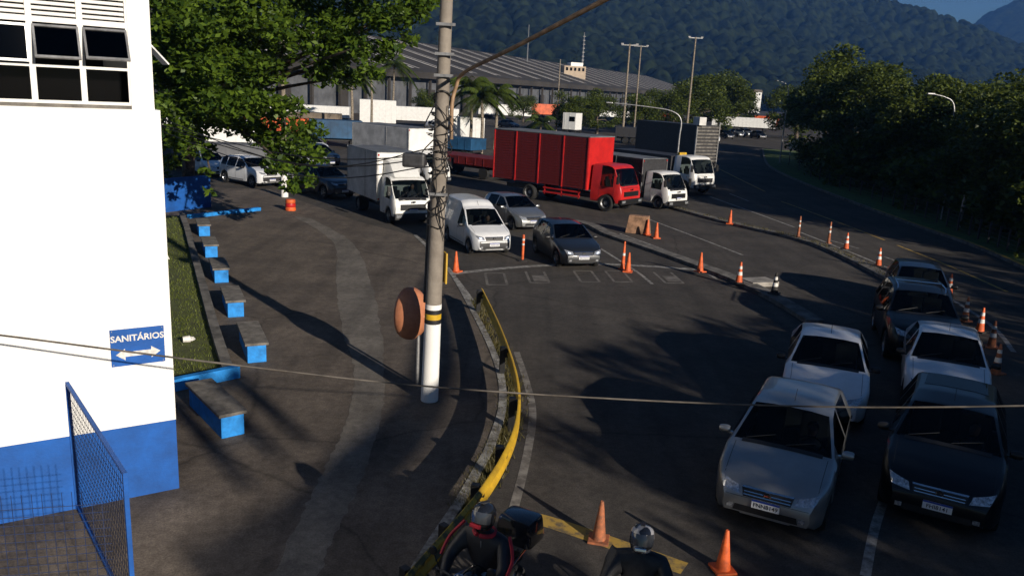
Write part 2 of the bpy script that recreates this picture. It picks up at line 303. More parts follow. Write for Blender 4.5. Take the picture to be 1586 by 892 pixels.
# ---------------------------------------------------------------- mountain with forest cover
def vnoise(x,y,seed):
    r=np.random.default_rng(seed); T=r.random((256,256)); xi=np.floor(x).astype(int); yi=np.floor(y).astype(int); fx=x-xi; fy=y-yi; fx=fx*fx*(3-2*fx); fy=fy*fy*(3-2*fy)
    g=lambda a,b:T[a%256,b%256]
    return (g(xi,yi)*(1-fx)+g(xi+1,yi)*fx)*(1-fy)+(g(xi,yi+1)*(1-fx)+g(xi+1,yi+1)*fx)*fy
def crowns(x,y,cell,seed):
    r=np.random.default_rng(seed); J=r.random((512,512,3)); xi=np.floor(x/cell).astype(int); yi=np.floor(y/cell).astype(int); best=np.zeros_like(x)
    for dx in(-1,0,1):
        for dy in(-1,0,1):
            a,b=xi+dx,yi+dy; j=J[a%512,b%512]; d=np.hypot(x-(a+j[...,0])*cell,y-(b+j[...,1])*cell); rad=cell*(.55+.35*j[...,2]); best=np.maximum(best,np.sqrt(np.clip(1-(d/rad)**2,0,1))*(.5+.8*j[...,2]))
    return best
def hill(name,x0,x1,y0,y1,nx,ny,hf,seed,mt,cell=13,bump=9):
    u=np.linspace(0,1,nx); v=np.linspace(0,1,ny); U,V=np.meshgrid(u,v,indexing='ij'); X=x0+(x1-x0)*U; Y=y0+(y1-y0)*V; Z=hf(X,Y,V)
    Z=Z+bump*crowns(X,Y,cell,seed)+2.0*vnoise(X/4,Y/4,seed+1)
    vs=np.c_[X.ravel(),Y.ravel(),Z.ravel()]; i=np.arange(nx-1)[:,None]*ny+np.arange(ny-1)[None]; F=np.stack([i,i+ny,i+ny+1,i+1],-1).reshape(-1,4)
    me=bpy.data.meshes.new(name); me.vertices.add(len(vs)); me.vertices.foreach_set('co',vs.ravel()); me.loops.add(F.size); me.loops.foreach_set('vertex_index',F.ravel().astype(np.int32)); me.polygons.add(len(F)); me.polygons.foreach_set('loop_start',(np.arange(len(F))*4).astype(np.int32)); me.update(calc_edges=True); me.validate(); me.materials.append(mt); return tag(link(name,me),kind='structure')
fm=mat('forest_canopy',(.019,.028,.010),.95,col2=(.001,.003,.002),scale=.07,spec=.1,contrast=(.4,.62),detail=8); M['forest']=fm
def h1(X,Y,V):
    el=np.interp(X/Y,[-1.2,-.3,0,.2,.362,.469,.509,.54,.565,.62,1.2],[.36,.33,.28,.21,.134,.1185,.1085,.1025,.092,.078,.05])
    s=np.clip(V*1.12,0,1)**.9; rv=np.abs(vnoise((X+.55*Y)/210,Y/900,11)-.5)*2*.6+vnoise((X+.55*Y)/80,Y/420,12)*.28+.12*vnoise(X/40,Y/60,13)
    return el*Y*s*(1-.42*(1-rv)*np.sin(np.pi*np.clip(V,0,.97))**.6)-9
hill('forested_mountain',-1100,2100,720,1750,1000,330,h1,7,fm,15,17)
def h2(X,Y,V):
    r=np.interp(X/2900,[.3,.5,.575,.63,.68,.8,1.0],[150,190,335,420,470,540,600]); return r*np.clip(V*1.1,0,1)**1.1+vnoise(X/130,Y/300,21)*50
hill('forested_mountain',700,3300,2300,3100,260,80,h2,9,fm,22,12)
# ---------------------------------------------------------------- white and blue building on the left
WR=Vector((-4.88,11.12,0)); WD=Vector((1.95,1.25,0)).normalized(); WN=Vector((WD.y,-WD.x,0))   # along the wall, outward normal
bang=math.atan2(WD.y,WD.x)
bld=thing('building','white building with blue painted base and awning windows on the left edge','building',WR,bang)
# local frame: x along the wall (0 at the right corner, negative to the left), -y is outward
B=lambda u0,u1,y0,y1,z0,z1:(((u0+u1)/2,(y0+y1)/2,(z0+z1)/2),(u1-u0,y1-y0,z1-z0))
MB().box(*B(-14,0,.0,9,1.22,5.70)).build('white_wall',M['white'],bld)
MB().box(*B(-14,-.003,.003,8.99,0,1.22)).build('blue_base',M['blue'],bld)
MB().box(*B(-14,-.06,.06,8.9,7.30,12)).build('upper_wall',M['white'],bld)
MB().box(*B(-.34,-.06,.06,8.9,5.70,7.30)).build('corner_pier',M['white'],bld)
MB().box(*B(-14,-.35,3.0,3.1,5.70,7.30)).build('room_partition',M['dark'],bld)
MB().box(*B(-14,-.345,.02,.16,5.70,5.745)).build('sill',M['slab'],bld)
bays=[(-.89,-.33),(-1.45,-.89),(-2.01,-1.45),(-2.57,-2.01),(-3.13,-2.57)]
for i,(a,b) in enumerate(bays):
    wnd=MB()
    for (u0,u1,z0,z1) in ((a,a+.035,5.745,7.30),(b-.035,b,5.745,7.30),(a+.035,b-.035,5.745,5.785),(a+.035,b-.035,6.19,6.225),(a+.035,b-.035,6.73,6.80)): wnd.box(*B(u0,u1,.075,.125,z0,z1))
    wo=wnd.build('window',M['white'],bld)
    MB().box(*B(a+.035,b-.035,.10,.106,5.785,6.19)).build('pane',M['dglass'],wo)
    # top-hung leaf, swung open
    hinge=Vector(((a+b)/2,.06,6.70)); tilt=R([34,30,8,30,12][i]); h=.46; wd=b-a-.05
    rot=Matrix.Rotation(-tilt,3,'X')
    fr=MB()
    for (cx,cz,sx,sz) in ((0,-.015,wd,.03),(0,-h+.015,wd,.03),(-wd/2+.0125,-h/2,.025,h-.06),(wd/2-.0125,-h/2,.025,h-.06)): fr.box(hinge+rot@Vector((cx,0,cz)),(sx,.03,sz),rot=rot)
    lf=fr.build('window_leaf',M['steel'],bld); MB().box(hinge+rot@Vector((0,0,-h/2)),(wd-.05,.005,h-.06),rot=rot).build('pane',M['dglass'],lf)
    for k in range(8):
        z=6.84+k*.062; MB().box(((a+b)/2,.11,z),(b-a-.075,.008,.046),rot=Matrix.Rotation(R(-38),3,'X')).build('louvre_slat',M['white'],wo)
MB().box(*B(-14,-.4,.3,.32,6.78,7.30)).build('louvre_backing',M['dark'],bld)
# an open leaf on the far side wall, seen edge on
MB().box((.18,1.2,6.45),(.36,.5,.02),rot=Matrix.Rotation(R(48),3,'Y')).build('side_window_leaf',M['steel'],bld)
# sign
sg=thing('sign','blue sign reading SANITARIOS above a white double arrow, on white wall','sign',WR+WD*(-.455)+WN*.012+Vector((0,0,2.42)),bang)
MB().box((0,0,0),(.70,.012,.54)).build('sign_panel',M['blue'],sg,bevel=.003)
o=link('lettering',text_mesh('SANITÁRIOS',.125,M['cwhite'],.001,.003),sg); o.rotation_euler=(R(90),0,0); o.location=(0,-.009,.13)
ar=[(-.29,0),(-.17,.085),(-.17,.035),(.17,.035),(.17,.085),(.29,0),(.17,-.085),(.17,-.035),(-.17,-.035),(-.17,-.085)]
mb=MB(); mb.add([(x,-.0085,z-.1) for x,z in ar],[tuple(range(10))]); mb.build('double_arrow',M['cwhite'],sg)
for x in(-.325,.325):
    for z in(-.245,.245): MB().lathe([(0,-.009),(.008,-.008),(.008,-.005)],8,(x,0,z),'Y').build('screw',M['steel'],sg)
# ---------------------------------------------------------------- blue wire fence in the corner
M['wire']=mat('dark_blue_wire',(.008,.025,.09),.6,.2,8)
def fence_panel(name,label,A,Bp,h,z0=.1,step=.095,posts=(1,1),rail=True):
    A=Vector((A[0],A[1],z0)); Bp=Vector((Bp[0],Bp[1],z0)); d=Bp-A; Ln=d.length; t=thing(name,label,'fence',A,math.atan2(d.y,d.x))
    for k,x in enumerate((0,Ln)):
        if posts[k]: MB().box((x,0,h/2),(.05,.05,h)).build('post',M['blue'],t,bevel=.004)
    if rail:
        MB().box((Ln/2,0,h+.02),(Ln+.05,.045,.04)).build('top_rail',M['blue'],t); MB().box((Ln/2,0,.06),(Ln-.05,.04,.05)).build('bottom_rail',M['blue'],t)
    mb=MB(); n=int(Ln/step)
    for i in range(1,n): mb.box((i*step,0,h/2),(.005,.005,h-.05))
    for i in range(1,int(h/step)): mb.box((Ln/2,.004,i*step),(Ln-.05,.005,.005))
    w_=mb.build('wire_mesh',M['wire'],t); return t
g0=G(121,797); 
fence_panel('wire_gate','blue framed wire mesh gate panel standing open in the corner',(g0.x,g0.y),(-4.05,7.9),1.88)
fence_panel('wire_fence','dark wire mesh fence panel crossing the lower left corner',(-4.15,7.78),(-7.6,6.9),1.80,rail=False,posts=(0,0))
fence_panel('wire_fence','wire mesh panel close against the blue painted base of the wall',(-6.1,10.36),(-9.6,8.1),1.5,rail=False,posts=(0,1))
# ---------------------------------------------------------------- benches
bl=['blue bench with concrete seat, farthest of the row, under the tree','blue bench with concrete seat, second farthest from the camera','blue bench with concrete seat, third from the tree','blue bench with concrete seat, fourth from the tree','blue bench with concrete seat, beside the lawn kerb and next to the long one','longest blue bench with concrete seat, nearest the building corner']
bp=[(326,366),(338,399),(355,438),(379,491),(414,561),(381,673)]; bln=[1.6,1.6,1.65,1.65,1.75,1.85]
for i,(p,l,ln) in enumerate(zip(bp,bl,bln)):
    e=G(*p,.1); dirv=Vector((-.42,.91,0)) if i<5 else Vector((-.63,.78,0)); c=e+dirv*(ln/2)+Vector((-dirv.y,dirv.x,0))*.21; 
    t=thing('bench',l,'bench',(c.x,c.y,.1),math.atan2(dirv.y,dirv.x),'blue benches along the lawn')
    MB().box((0,0,.2),(ln-.08,.40,.40),taper=1).build('base',M['bblue'],t,bevel=.012); MB().box((0,0,.43),(ln+.02,.50,.06)).build('seat_slab',M['slab'],t,bevel=.01)
# blue kerb closing the lawn, blue low wall by the tree
a=G(262,606,.1); b=G(352,587,.1); d=b-a
tag(MB().box(((a+b)/2+Vector((0,0,.12))),(d.length+.5,.16,.26),math.atan2(d.y,d.x)).build('lawn_end_kerb',M['bblue'],bevel=.01),'short bright blue kerb closing the near end of the lawn','kerb')
a=G(292,338,.1); b=G(402,326,.1); d=b-a
tag(MB().box(((a+b)/2+Vector((0,0,.07))),(d.length,.22,.16),math.atan2(d.y,d.x)).build('planter_kerb',M['bblue'],bevel=.01),'thin blue kerb line behind the farthest bench','kerb')
a=G(245,330,.1); b=G(312,322,.1); d=b-a
tag(MB().box(((a+b)/2+Vector((0,0,.75))),(d.length+1,.18,1.5),math.atan2(d.y,d.x)).build('low_wall',M['blue'],bevel=.01),'dark blue low wall under the tree behind the benches','wall')
# litter on the lawn
mb=MB(); c=G(283,531,.13); mb.lathe([(.0,0),(.07,.0),(.085,.16),(.08,.16),(.06,.02)],12,(0,0,0),'X')
o=mb.build('paper_cup',M['cwhite'],smooth=40); o.location=c+Vector((0,0,.08)); o.rotation_euler.z=.6; tag(o,'crushed white paper cup lying on the lawn','cup')
c=G(294,528,.13); mb=MB(); rr=random.Random(4); mb.lathe([(0,.0),(.09,.015),(.12,.05),(.08,.10),(0,.12)],9); mb.v=[(x*rr.uniform(.7,1.2),y*rr.uniform(.7,1.2),z*rr.uniform(.7,1.2)) for x,y,z in mb.v]
o=mb.build('crumpled_bag',M['cwhite']); o.location=c; tag(o,'crumpled white bag beside the paper cup on the lawn','bag')
for i,(p,q) in enumerate([((250,378),(262,402)),((252,388),(257,402))]):
    a=G(*q,.12); b=a+Vector((-.35,.1,.62)); tag(MB().tube([a,b],.025,6).build('white_stick',M['cwhite']),['long white batten leaning on the lawn by the building','short white batten leaning behind the longer one by the building'][i],'batten')
# ---------------------------------------------------------------- utility pole with painted base
pb=G(665,619,.1)
ptop=AT(693,-30,pb.y*.985); lean=Vector((ptop.x-pb.x,ptop.y-pb.y,0))/(ptop.z-.1)
pole=thing('utility_pole','tall concrete utility pole with white painted base and tangled cables','utility pole',pb)
def pz(z): return Vector((lean.x*z,lean.y*z,z))
rad=lambda z:.175-.0085*z
def seg(name,z0,z1,m,extra=0): return MB().tube([pz(z0+(z1-z0)*k/4) for k in range(5)],[rad(z0+(z1-z0)*k/4)+extra for k in range(5)],20).build(name,m,pole,smooth=40)
def zpole(py):
    z=0
    while z<12:
        v=pb+pz(z)-Vector((0,0,CAM_H)); 
        if 446-FPX*v.dot(up)/v.dot(fw)<=py: return z
        z+=.01
    return z
zs=[0]+[zpole(y) for y in (500,493,485,478,470)]
seg('white_base',0,zs[1],M['white']); seg('black_band',zs[1],zs[2],M['ink'],.002); seg('yellow_band',zs[2],zs[3],M['yellow'],.002); seg('black_band',zs[3],zs[4],M['ink'],.002); seg('white_band',zs[4],zs[5],M['white'],.002); seg('shaft',zs[5],10.5,M['pole'])
# conduit up the left side, yellow plate
MB().tube([pz(zs[5])+Vector((-.16,.07,0)),pz(4.0)+Vector((-.15,.06,0))],.05,8).build('conduit',M['metal_dark'],pole,smooth=40)
zy0,zy1=zpole(438),zpole(392); MB().box(pz((zy0+zy1)/2)+Vector((.185,.06,0)),(.03,.25,zy1-zy0),R(20)).build('yellow_plate',M['yellow'],pole)
rr=random.Random(8)
for k in range(10):
    z=zpole(rr.uniform(140,345)); n=22; tilt=rr.uniform(-.25,.25); ph=rr.uniform(0,6.3); e=rr.uniform(.015,.09)
    MB().tube([pz(z+tilt*math.sin(2*math.pi*i/n+ph)*.6)+Vector((math.cos(2*math.pi*i/n),math.sin(2*math.pi*i/n),0))*(rad(z)+e*(1+.5*math.sin(3*i))) for i in range(n+1)],rr.uniform(.008,.018),5).build('cable_wrap',M['cable'],pole,smooth=60)
for k in range(14):
    z=zpole(rr.uniform(150,300)); a=pz(z)+Vector((rad(z)*.9*rr.choice((-1,1)),-.12,0)); b=pz(z-rr.uniform(.2,.9))+Vector((rr.uniform(-.35,.3),-.2,0)); c=pz(z-rr.uniform(0.3,1.3))+Vector((rr.choice((-1,1))*.17,-.1,0))
    MB().tube(catmull([a,b,c],6),rr.uniform(.008,.014),5).build('hanging_cable',M['cable'],pole,smooth=60)
zb=zpole(250); bx=MB(); bx.box(pz(zb)+Vector((-.46,-.1,0)),(.42,.24,.26)); bx.build('splice_box',M['metal_dark'],pole,bevel=.05)
for py in(85,118,40,300): MB().box(pz(zpole(py))+Vector((.02,-rad(4)-.02,0)),(.34,.06,.05)).build('bracket',M['steel'],pole)
for k in range(4):    # wires leaving to the left, over the trucks
    z=zpole(rr.uniform(215,300)); MB().tube(catmull([pb*0+pz(z)+Vector((-.15,0,0)),pz(z)+Vector((-4,3,-.35-.1*k)),pz(z)+Vector((-13,11,.3+.2*k))],8),.012,5).build('wire',M['cable'],pole,smooth=60)
q0=AT(706,136,pb.y-.2)-pb; q1=AT(720,112,pb.y-.5)-pb; q2=AT(800,72,pb.y-2.5)-pb; q3=AT(960,-12,pb.y-5)-pb
MB().tube(catmull([pz(zpole(215))+Vector((.2,-.05,0)),AT(700,165,pb.y-.2)-pb,q0,q1,q2,q3],8),.035,8).build('tan_service_conduit',M['tan'],pole,smooth=60)
# cable strung right across the view
pts=[AT(-200,497,8.2),AT(0,519,8.4),AT(330,561,8.8),AT(660,598,9.4),AT(1000,620,9.6),AT(1300,630,9.2),AT(1586,628,8.8),AT(1900,618,8.2)]
tag(MB().tube(catmull(pts,10),.012,6).build('overhead_cable',mat('weathered_cable',(.10,.085,.07),.6,.3,3),smooth=60),'thin dark cable strung across the whole view in front of everything','cable')
# ---------------------------------------------------------------- public phone shell on its post
c=G(646,596,.1); ph=thing('public_phone','round brown fibreglass public phone shell on a steel post beside the pole','phone booth',c)
MB().tube([(0,0,0),(0,0,1.45),(-.06,.0,1.62)],.038,10).build('post',M['steel'],ph,smooth=40)
mb=MB(); nu,nv=24,12; vs=[];fs=[]
for i in range(nv+1):
    a=(i/nv)*R(105)
    for k in range(nu):
        b=2*math.pi*k/nu; vs.append(Vector((.40*math.sin(a)*math.cos(b)*1.0,-.40*math.cos(a)+.12,.56*math.sin(a)*math.sin(b))))
for i in range(nv):
    for k in range(nu): fs.append((i*nu+k,i*nu+(k+1)%nu,(i+1)*nu+(k+1)%nu,(i+1)*nu+k))
mb.add([Matrix.Rotation(R(58),3,'Z')@v+Vector((-.10,.05,1.52)) for v in vs],fs)
sh=mb.build('shell',M['terra'],ph,smooth=50); sm=sh.modifiers.new('t','SOLIDIFY'); sm.thickness=.02
MB().box((-.08,.12,1.5),(.26,.2,.45),R(58)).build('telephone',M['metal_dark'],ph,bevel=.02); MB().box((.0,-.06,1.56),(.05,.16,.22)).build('bracket',M['steel'],ph,bevel=.01)
# ---------------------------------------------------------------- yellow guard rail on black posts
rail_pts=catmull([G(*p,.72) for p in [(746,446),(772,500),(794,560),(803,610),(797,660),(775,710),(742,760)]],8)
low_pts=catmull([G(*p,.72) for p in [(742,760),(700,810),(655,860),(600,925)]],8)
gr=thing('guard_rail','curved yellow metal guard rail along the edge of the paved area','guard rail',(0,0,0))
WB=[(0,0),(.045,-.045),(.045,-.09),(.0,-.14),(.0,-.17),(.045,-.22),(.045,-.265),(0,-.31)]
def wbeam(pts,side=1):
    mb=MB(); m=len(WB); vs=[];fs=[]
    for i,p in enumerate(pts):
        t=(pts[min(i+1,len(pts)-1)]-pts[max(i-1,0)]); t.z=0; t.normalize(); nrm=Vector((t.y,-t.x,0))*side
        for s in (0,1):
            for o,z in WB: vs.append(p+nrm*(o-.012*s)+Vector((0,0,z)))
    for i in range(len(pts)-1):
        for s in (0,1):
            for j in range(m-1): a=(i*2+s)*m+j; fs.append((a,a+1,a+1+2*m,a+2*m))
        for j in (0,m-1): a=i*2*m+j; fs.append((a,a+m,a+3*m,a+2*m))
    return mb.add(vs,fs)
o=wbeam(rail_pts,-1).build('beam',M['yellow'],gr,smooth=25)
o=wbeam(low_pts,-1).build('shaded_worn_beam',M['olive'],gr,smooth=25); o['label']='rail end coloured olive for its shade, with flaking yellow paint'  # shade of the rail's inner side is put into this beam's olive
for k in range(26):
    i=rr.randrange(2,len(low_pts)-2); p=low_pts[i]; t=(low_pts[i+1]-low_pts[i-1]); t.z=0; t.normalize(); nrm=Vector((-t.y,t.x,0)); j=rr.randrange(0,6); o1,z1=WB[j]; o2,z2=WB[j+1]; ln=rr.uniform(.03,.14)
    MB().add([p+nrm*(o1+.004)+Vector((0,0,z1))-t*ln,p+nrm*(o1+.004)+Vector((0,0,z1))+t*ln*.6,p+nrm*(o2+.004)+Vector((0,0,z2))+t*ln,p+nrm*(o2+.004)+Vector((0,0,z2))-t*ln*.4],[(0,1,2,3)]).build('paint_flake',M['yellow'],gr)
for k in (1,13,25,37,46):
    if k<len(rail_pts):
        p=rail_pts[k]; t=(rail_pts[min(k+1,len(rail_pts)-1)]-rail_pts[k-1]); q=p-Vector((math.sin(math.atan2(t.y,t.x)),-math.cos(math.atan2(t.y,t.x)),0))*(-.09)
        q=p+Vector((-.11,.02,0)); b_=MB().box((q.x,q.y,.36),(.10,.12,.72),math.atan2(t.y,t.x)); b_.box((q.x+.05,q.y,.58),(.08,.16,.2),math.atan2(t.y,t.x)); b_.build('post',M['black'],gr,bevel=.008)
for p in (low_pts[8],low_pts[18]): MB().box((p.x-.1,p.y,.35),(.1,.12,.7),.8).build('post',M['black'],gr,bevel=.008)
# ---------------------------------------------------------------- cones and posts
def cone_meshes(h,r,mc,bands,base=True):
    f=lambda z:r+(.028-r)*(z/h)
    c=MB().lathe([(f(.03),.03),(f(h*.5),h*.5),(.03,h-.01),(.022,h),(.0,h-.01)],20).mesh('cone_body',mc,40)
    bs=MB().box((0,0,.02),(r*2.75,r*2.75,.04)).mesh('cone_base',mc if base is True else M['cblack'],bevel=.008)
    bd=[MB().lathe([(f(z0)+.003,z0),(f(z1)+.003,z1)],20).mesh('band',M['cwhite'],40) for z0,z1 in bands]
    return c,bs,bd
KIND={'plain':cone_meshes(.72,.125,M['orange'],[]),'old':cone_meshes(.74,.125,M['old_orange'],[]),'band':cone_meshes(.74,.125,M['orange'],[(.28,.40),(.50,.60)],base=2),'fade':cone_meshes(.76,.12,M['old_orange'],[(.30,.42),(.53,.62)]),'tall':cone_meshes(1.05,.085,M['orange'],[(.52,.62)]),'slim':cone_meshes(1.0,.075,M['old_orange'],[(.5,.6),(.72,.8)]),'black':cone_meshes(.72,.125,M['cblack'],[(.26,.38),(.48,.58)],base=2)}
cones=[('old',927,836,'faded dirty orange cone standing between the two motorcyclists','front'),('plain',1119,882,'bright orange cone in front of the silver car, cut by the frame edge','front'),('plain',706,421,'orange cone beside the pole at the left end of the stop line','gate'),
('tall',964,417,'tall slim orange cone with white collar right of the dark hatchback','gate'),('plain',972,421,'low orange cone leaning close to the tall slim one','gate'),('plain',1016,369,'orange cone at the right end of the concrete block','gate'),('plain',1002,364,'orange cone overlapping the concrete block','gate'),('plain',1084,421,'plain orange cone on the lane island, left of the banded one','island'),('band',1144,438,'orange cone with white bands left of the manhole slab','island'),('black',1199,455,'dark based cone with white bands right of the manhole slab','island'),
('plain',1130,347,'small orange cone on the planted island nearest the white trucks','far'),('slim',1236,367,'slim faded orange cone second along the planted island','far'),('slim',1283,377,'slim banded cone third along the planted island','far'),('band',1310,386,'wide banded cone fourth along the planted island','far'),('band',1360,412,'banded cone fifth along the planted island, before the dark cars','far'),
('band',1469,456,'banded cone right behind the black off-roader roof','right'),('fade',1494,497,'faded banded cone, second in the row right of the off-roader','right'),('band',1517,514,'orange banded cone, third in the row by the right edge','right'),('fade',1535,538,'faded banded cone, fourth in the row by the right edge','right'),('fade',1542,578,'nearest banded cone of the row by the white car at right','right')]
for k,px,py,l,g in cones:
    p=G(px,py); zz=.13 if g=='island' or (g=='far') else 0
    if zz: p=G(px,py,zz)
    t=thing('traffic_cone',l,'traffic cone',p,rr.uniform(0,1.5),'traffic cones'); c_,b_,bd=KIND[k]; link('cone_body',c_,t); link('cone_base',b_,t)
    for q in bd: link('white_band',q,t)
    t.rotation_euler[0]=rr.uniform(-.02,.02)
    if g=='front': t.scale=(.86,.86,.84)
p=G(809,404); t=thing('lane_post','slim orange lane post with white collars between the white van and dark hatchback','lane post',p)
MB().lathe([(.05,0),(.05,.95),(.04,1.0),(0,1.0)],14).build('post',M['orange'],t,smooth=40); MB().lathe([(.2,0),(.2,.03),(.06,.06)],16).build('foot',M['cblack'],t,smooth=40)
for z in(.6,.78): MB().lathe([(.053,z),(.053,z+.07)],14).build('white_collar',M['cwhite'],t,smooth=40)
c=G(984,362); tag(MB().box((c.x+.15,c.y+.2,.42),(1.15,.55,.84),R(-15),taper=.8).build('concrete_block',mat('stained_block',(.30,.17,.10),.85,.3,3,bump=.4),bevel=.03),'stained brown concrete barrier block beside two orange cones','barrier')
# ---------------------------------------------------------------- vehicles: one lofted shell per car
def paint(name,col,metal=0.0,rough=.35): return mat(name,col,rough,.04,3,metal=metal,coat=.8,spec=.5)
PAINT={'silver':paint('silver_paint',(.34,.35,.35),.75,.35),'white':paint('white_car_paint',(.74,.75,.76)),'graphite':paint('graphite_paint',(.014,.017,.022),.2),'black':mat('black_car_paint',(.003,.0035,.005),.3,.04,3,coat=.35,spec=.3),'navy':paint('dark_blue_paint',(.014,.022,.04),.3),'red':M['red'],'twhite':M['twhite'],'grey':paint('grey_paint',(.2,.21,.22),.6)}
def lerp(prof,x):
    xs=[p[0] for p in prof]; return float(np.interp(x,xs,[p[1] for p in prof]))
SHAPES={
'hatch':dict(L=3.9,W=1.70,top=[(0,.50),(.03,.60),(.1,.69),(.25,.77),(.5,.85),(.8,.92),(1.0,.965),(1.08,.985),(1.80,1.40),(2.3,1.46),(3.2,1.42),(3.5,1.34),(3.78,1.0),(3.9,.62)],ws=(1.08,1.80),rw=(3.45,3.74),belt=[(0,.62),(1.0,.90),(3.9,1.0)],side=[(1.32,2.16),(2.24,3.05)],wh=(.72,3.18),r=.30,zf=.2),
'sedan':dict(L=4.2,W=1.68,top=[(0,.50),(.03,.60),(.1,.68),(.25,.75),(.5,.82),(.8,.89),(1.05,.945),(1.12,.965),(1.86,1.38),(2.4,1.43),(3.0,1.38),(3.25,1.30),(3.68,1.02),(4.1,.98),(4.2,.6)],ws=(1.12,1.86),rw=(3.15,3.64),belt=[(0,.60),(1.05,.88),(4.2,.96)],side=[(1.38,2.2),(2.28,3.05)],wh=(.74,3.2),r=.29,zf=.2),
'wagon':dict(L=4.25,W=1.74,top=[(0,.52),(.03,.64),(.1,.74),(.3,.84),(.6,.93),(1.05,1.03),(1.12,1.05),(1.85,1.46),(2.4,1.52),(3.6,1.48),(3.9,1.36),(4.15,1.0),(4.25,.62)],ws=(1.12,1.85),rw=(3.88,4.12),belt=[(0,.66),(1.05,.95),(4.2,1.02)],side=[(1.4,2.2),(2.28,3.0),(3.08,3.7)],wh=(.76,3.3),r=.31,zf=.22),
'suv':dict(L=4.3,W=1.82,top=[(0,.62),(.03,.78),(.1,.9),(.3,.99),(.7,1.07),(1.1,1.12),(1.18,1.14),(1.88,1.58),(2.4,1.66),(3.6,1.62),(3.9,1.5),(4.2,1.1),(4.3,.7)],ws=(1.18,1.88),rw=(3.9,4.16),belt=[(0,.74),(1.1,1.04),(4.3,1.12)],side=[(1.45,2.25),(2.34,3.15),(3.25,3.75)],wh=(.8,3.45),r=.35,zf=.28),
'van':dict(L=4.25,W=1.70,top=[(0,.52),(.03,.66),(.1,.77),(.3,.88),(.6,.97),(.92,1.06),(.98,1.08),(1.66,1.60),(1.9,1.68),(2.05,1.80),(2.3,1.88),(4.1,1.88),(4.2,1.7),(4.25,.6)],ws=(.98,1.66),rw=(9,9),belt=[(0,.64),(.95,.98),(4.2,1.02)],side=[(1.22,1.95)],wh=(.74,3.3),r=.31,zf=.22),
'cab':dict(L=1.95,W=2.2,top=[(0,1.02),(.03,1.30),(.08,1.42),(.12,1.46),(.52,2.36),(.7,2.50),(1.0,2.55),(1.85,2.55),(1.95,2.45)],ws=(.12,.52),rw=(9,9),belt=[(0,1.0),(.1,1.36),(1.95,1.42)],side=[(.5,1.38)],wh=(.85,),r=.45,zf=.5),
'lcab':dict(L=1.75,W=1.9,top=[(0,.82),(.03,1.05),(.08,1.16),(.13,1.2),(.62,1.98),(.8,2.08),(1.0,2.12),(1.65,2.12),(1.75,2.05)],ws=(.13,.62),rw=(9,9),belt=[(0,.8),(.1,1.12),(1.75,1.18)],side=[(.55,1.3)],wh=(.75,),r=.36,zf=.38),
}
NR=11
def shell(S,step=.075):
    L,W=S['L'],S['W']; n=int(L/step); st=sorted(set([round(L*i/n,4) for i in range(n+1)]+[.02,.06]+[round(a,4) for a in S['ws'] if a<L]))
    Htop=max(p[1] for p in S['top']); rings=[]; cabf=S.get('cabover',len(S['wh'])==1)
    for s in st:
        zt=(lerp(S['top'],s-.03)+lerp(S['top'],s)*2+lerp(S['top'],s+.03))/4; bt=min(lerp(S['belt'],s),zt-.03); hw=W/2
        e=min(s,L-s) if not cabf else s
        k=1-(.27 if not cabf else .10)*max(0,1-e/(.7 if not cabf else .5))**2.3; hw*=k
        zf=S['zf']+(.06 if e<.1 else 0); za=zf+.02
        for xw in S['wh']:
            d=abs(s-xw); Rr=S['r']+.07
            if d<Rr: za=max(za,S['r']+math.sqrt(Rr*Rr-d*d))
        za=min(za,bt-.14); fr=max(0,min(1,(zt-bt-.03)/(Htop-bt-.03)))
        tum=.19 if not cabf else .05
        w7=hw*.985-.035-fr*tum*hw/.85; z7=zt-.015-.045*fr; w8=w7-(.04+.025*fr if not cabf else .03); z8=zt-.004-.014*fr
        zm=max(za+.08,bt*.66); z4=min(za+.05,zm-.02)
        half=[(0,zf),(hw-.27,zf),(hw-.27,za),(hw-.03,za),(hw-.008,z4),(hw,zm),(hw*.985,bt),(w7,max(z7,bt+.006)),(w8,max(z8,bt+.01)),(w8*.5,zt+.010),(0,zt+.014)]
        rings.append((s,half))
    return rings
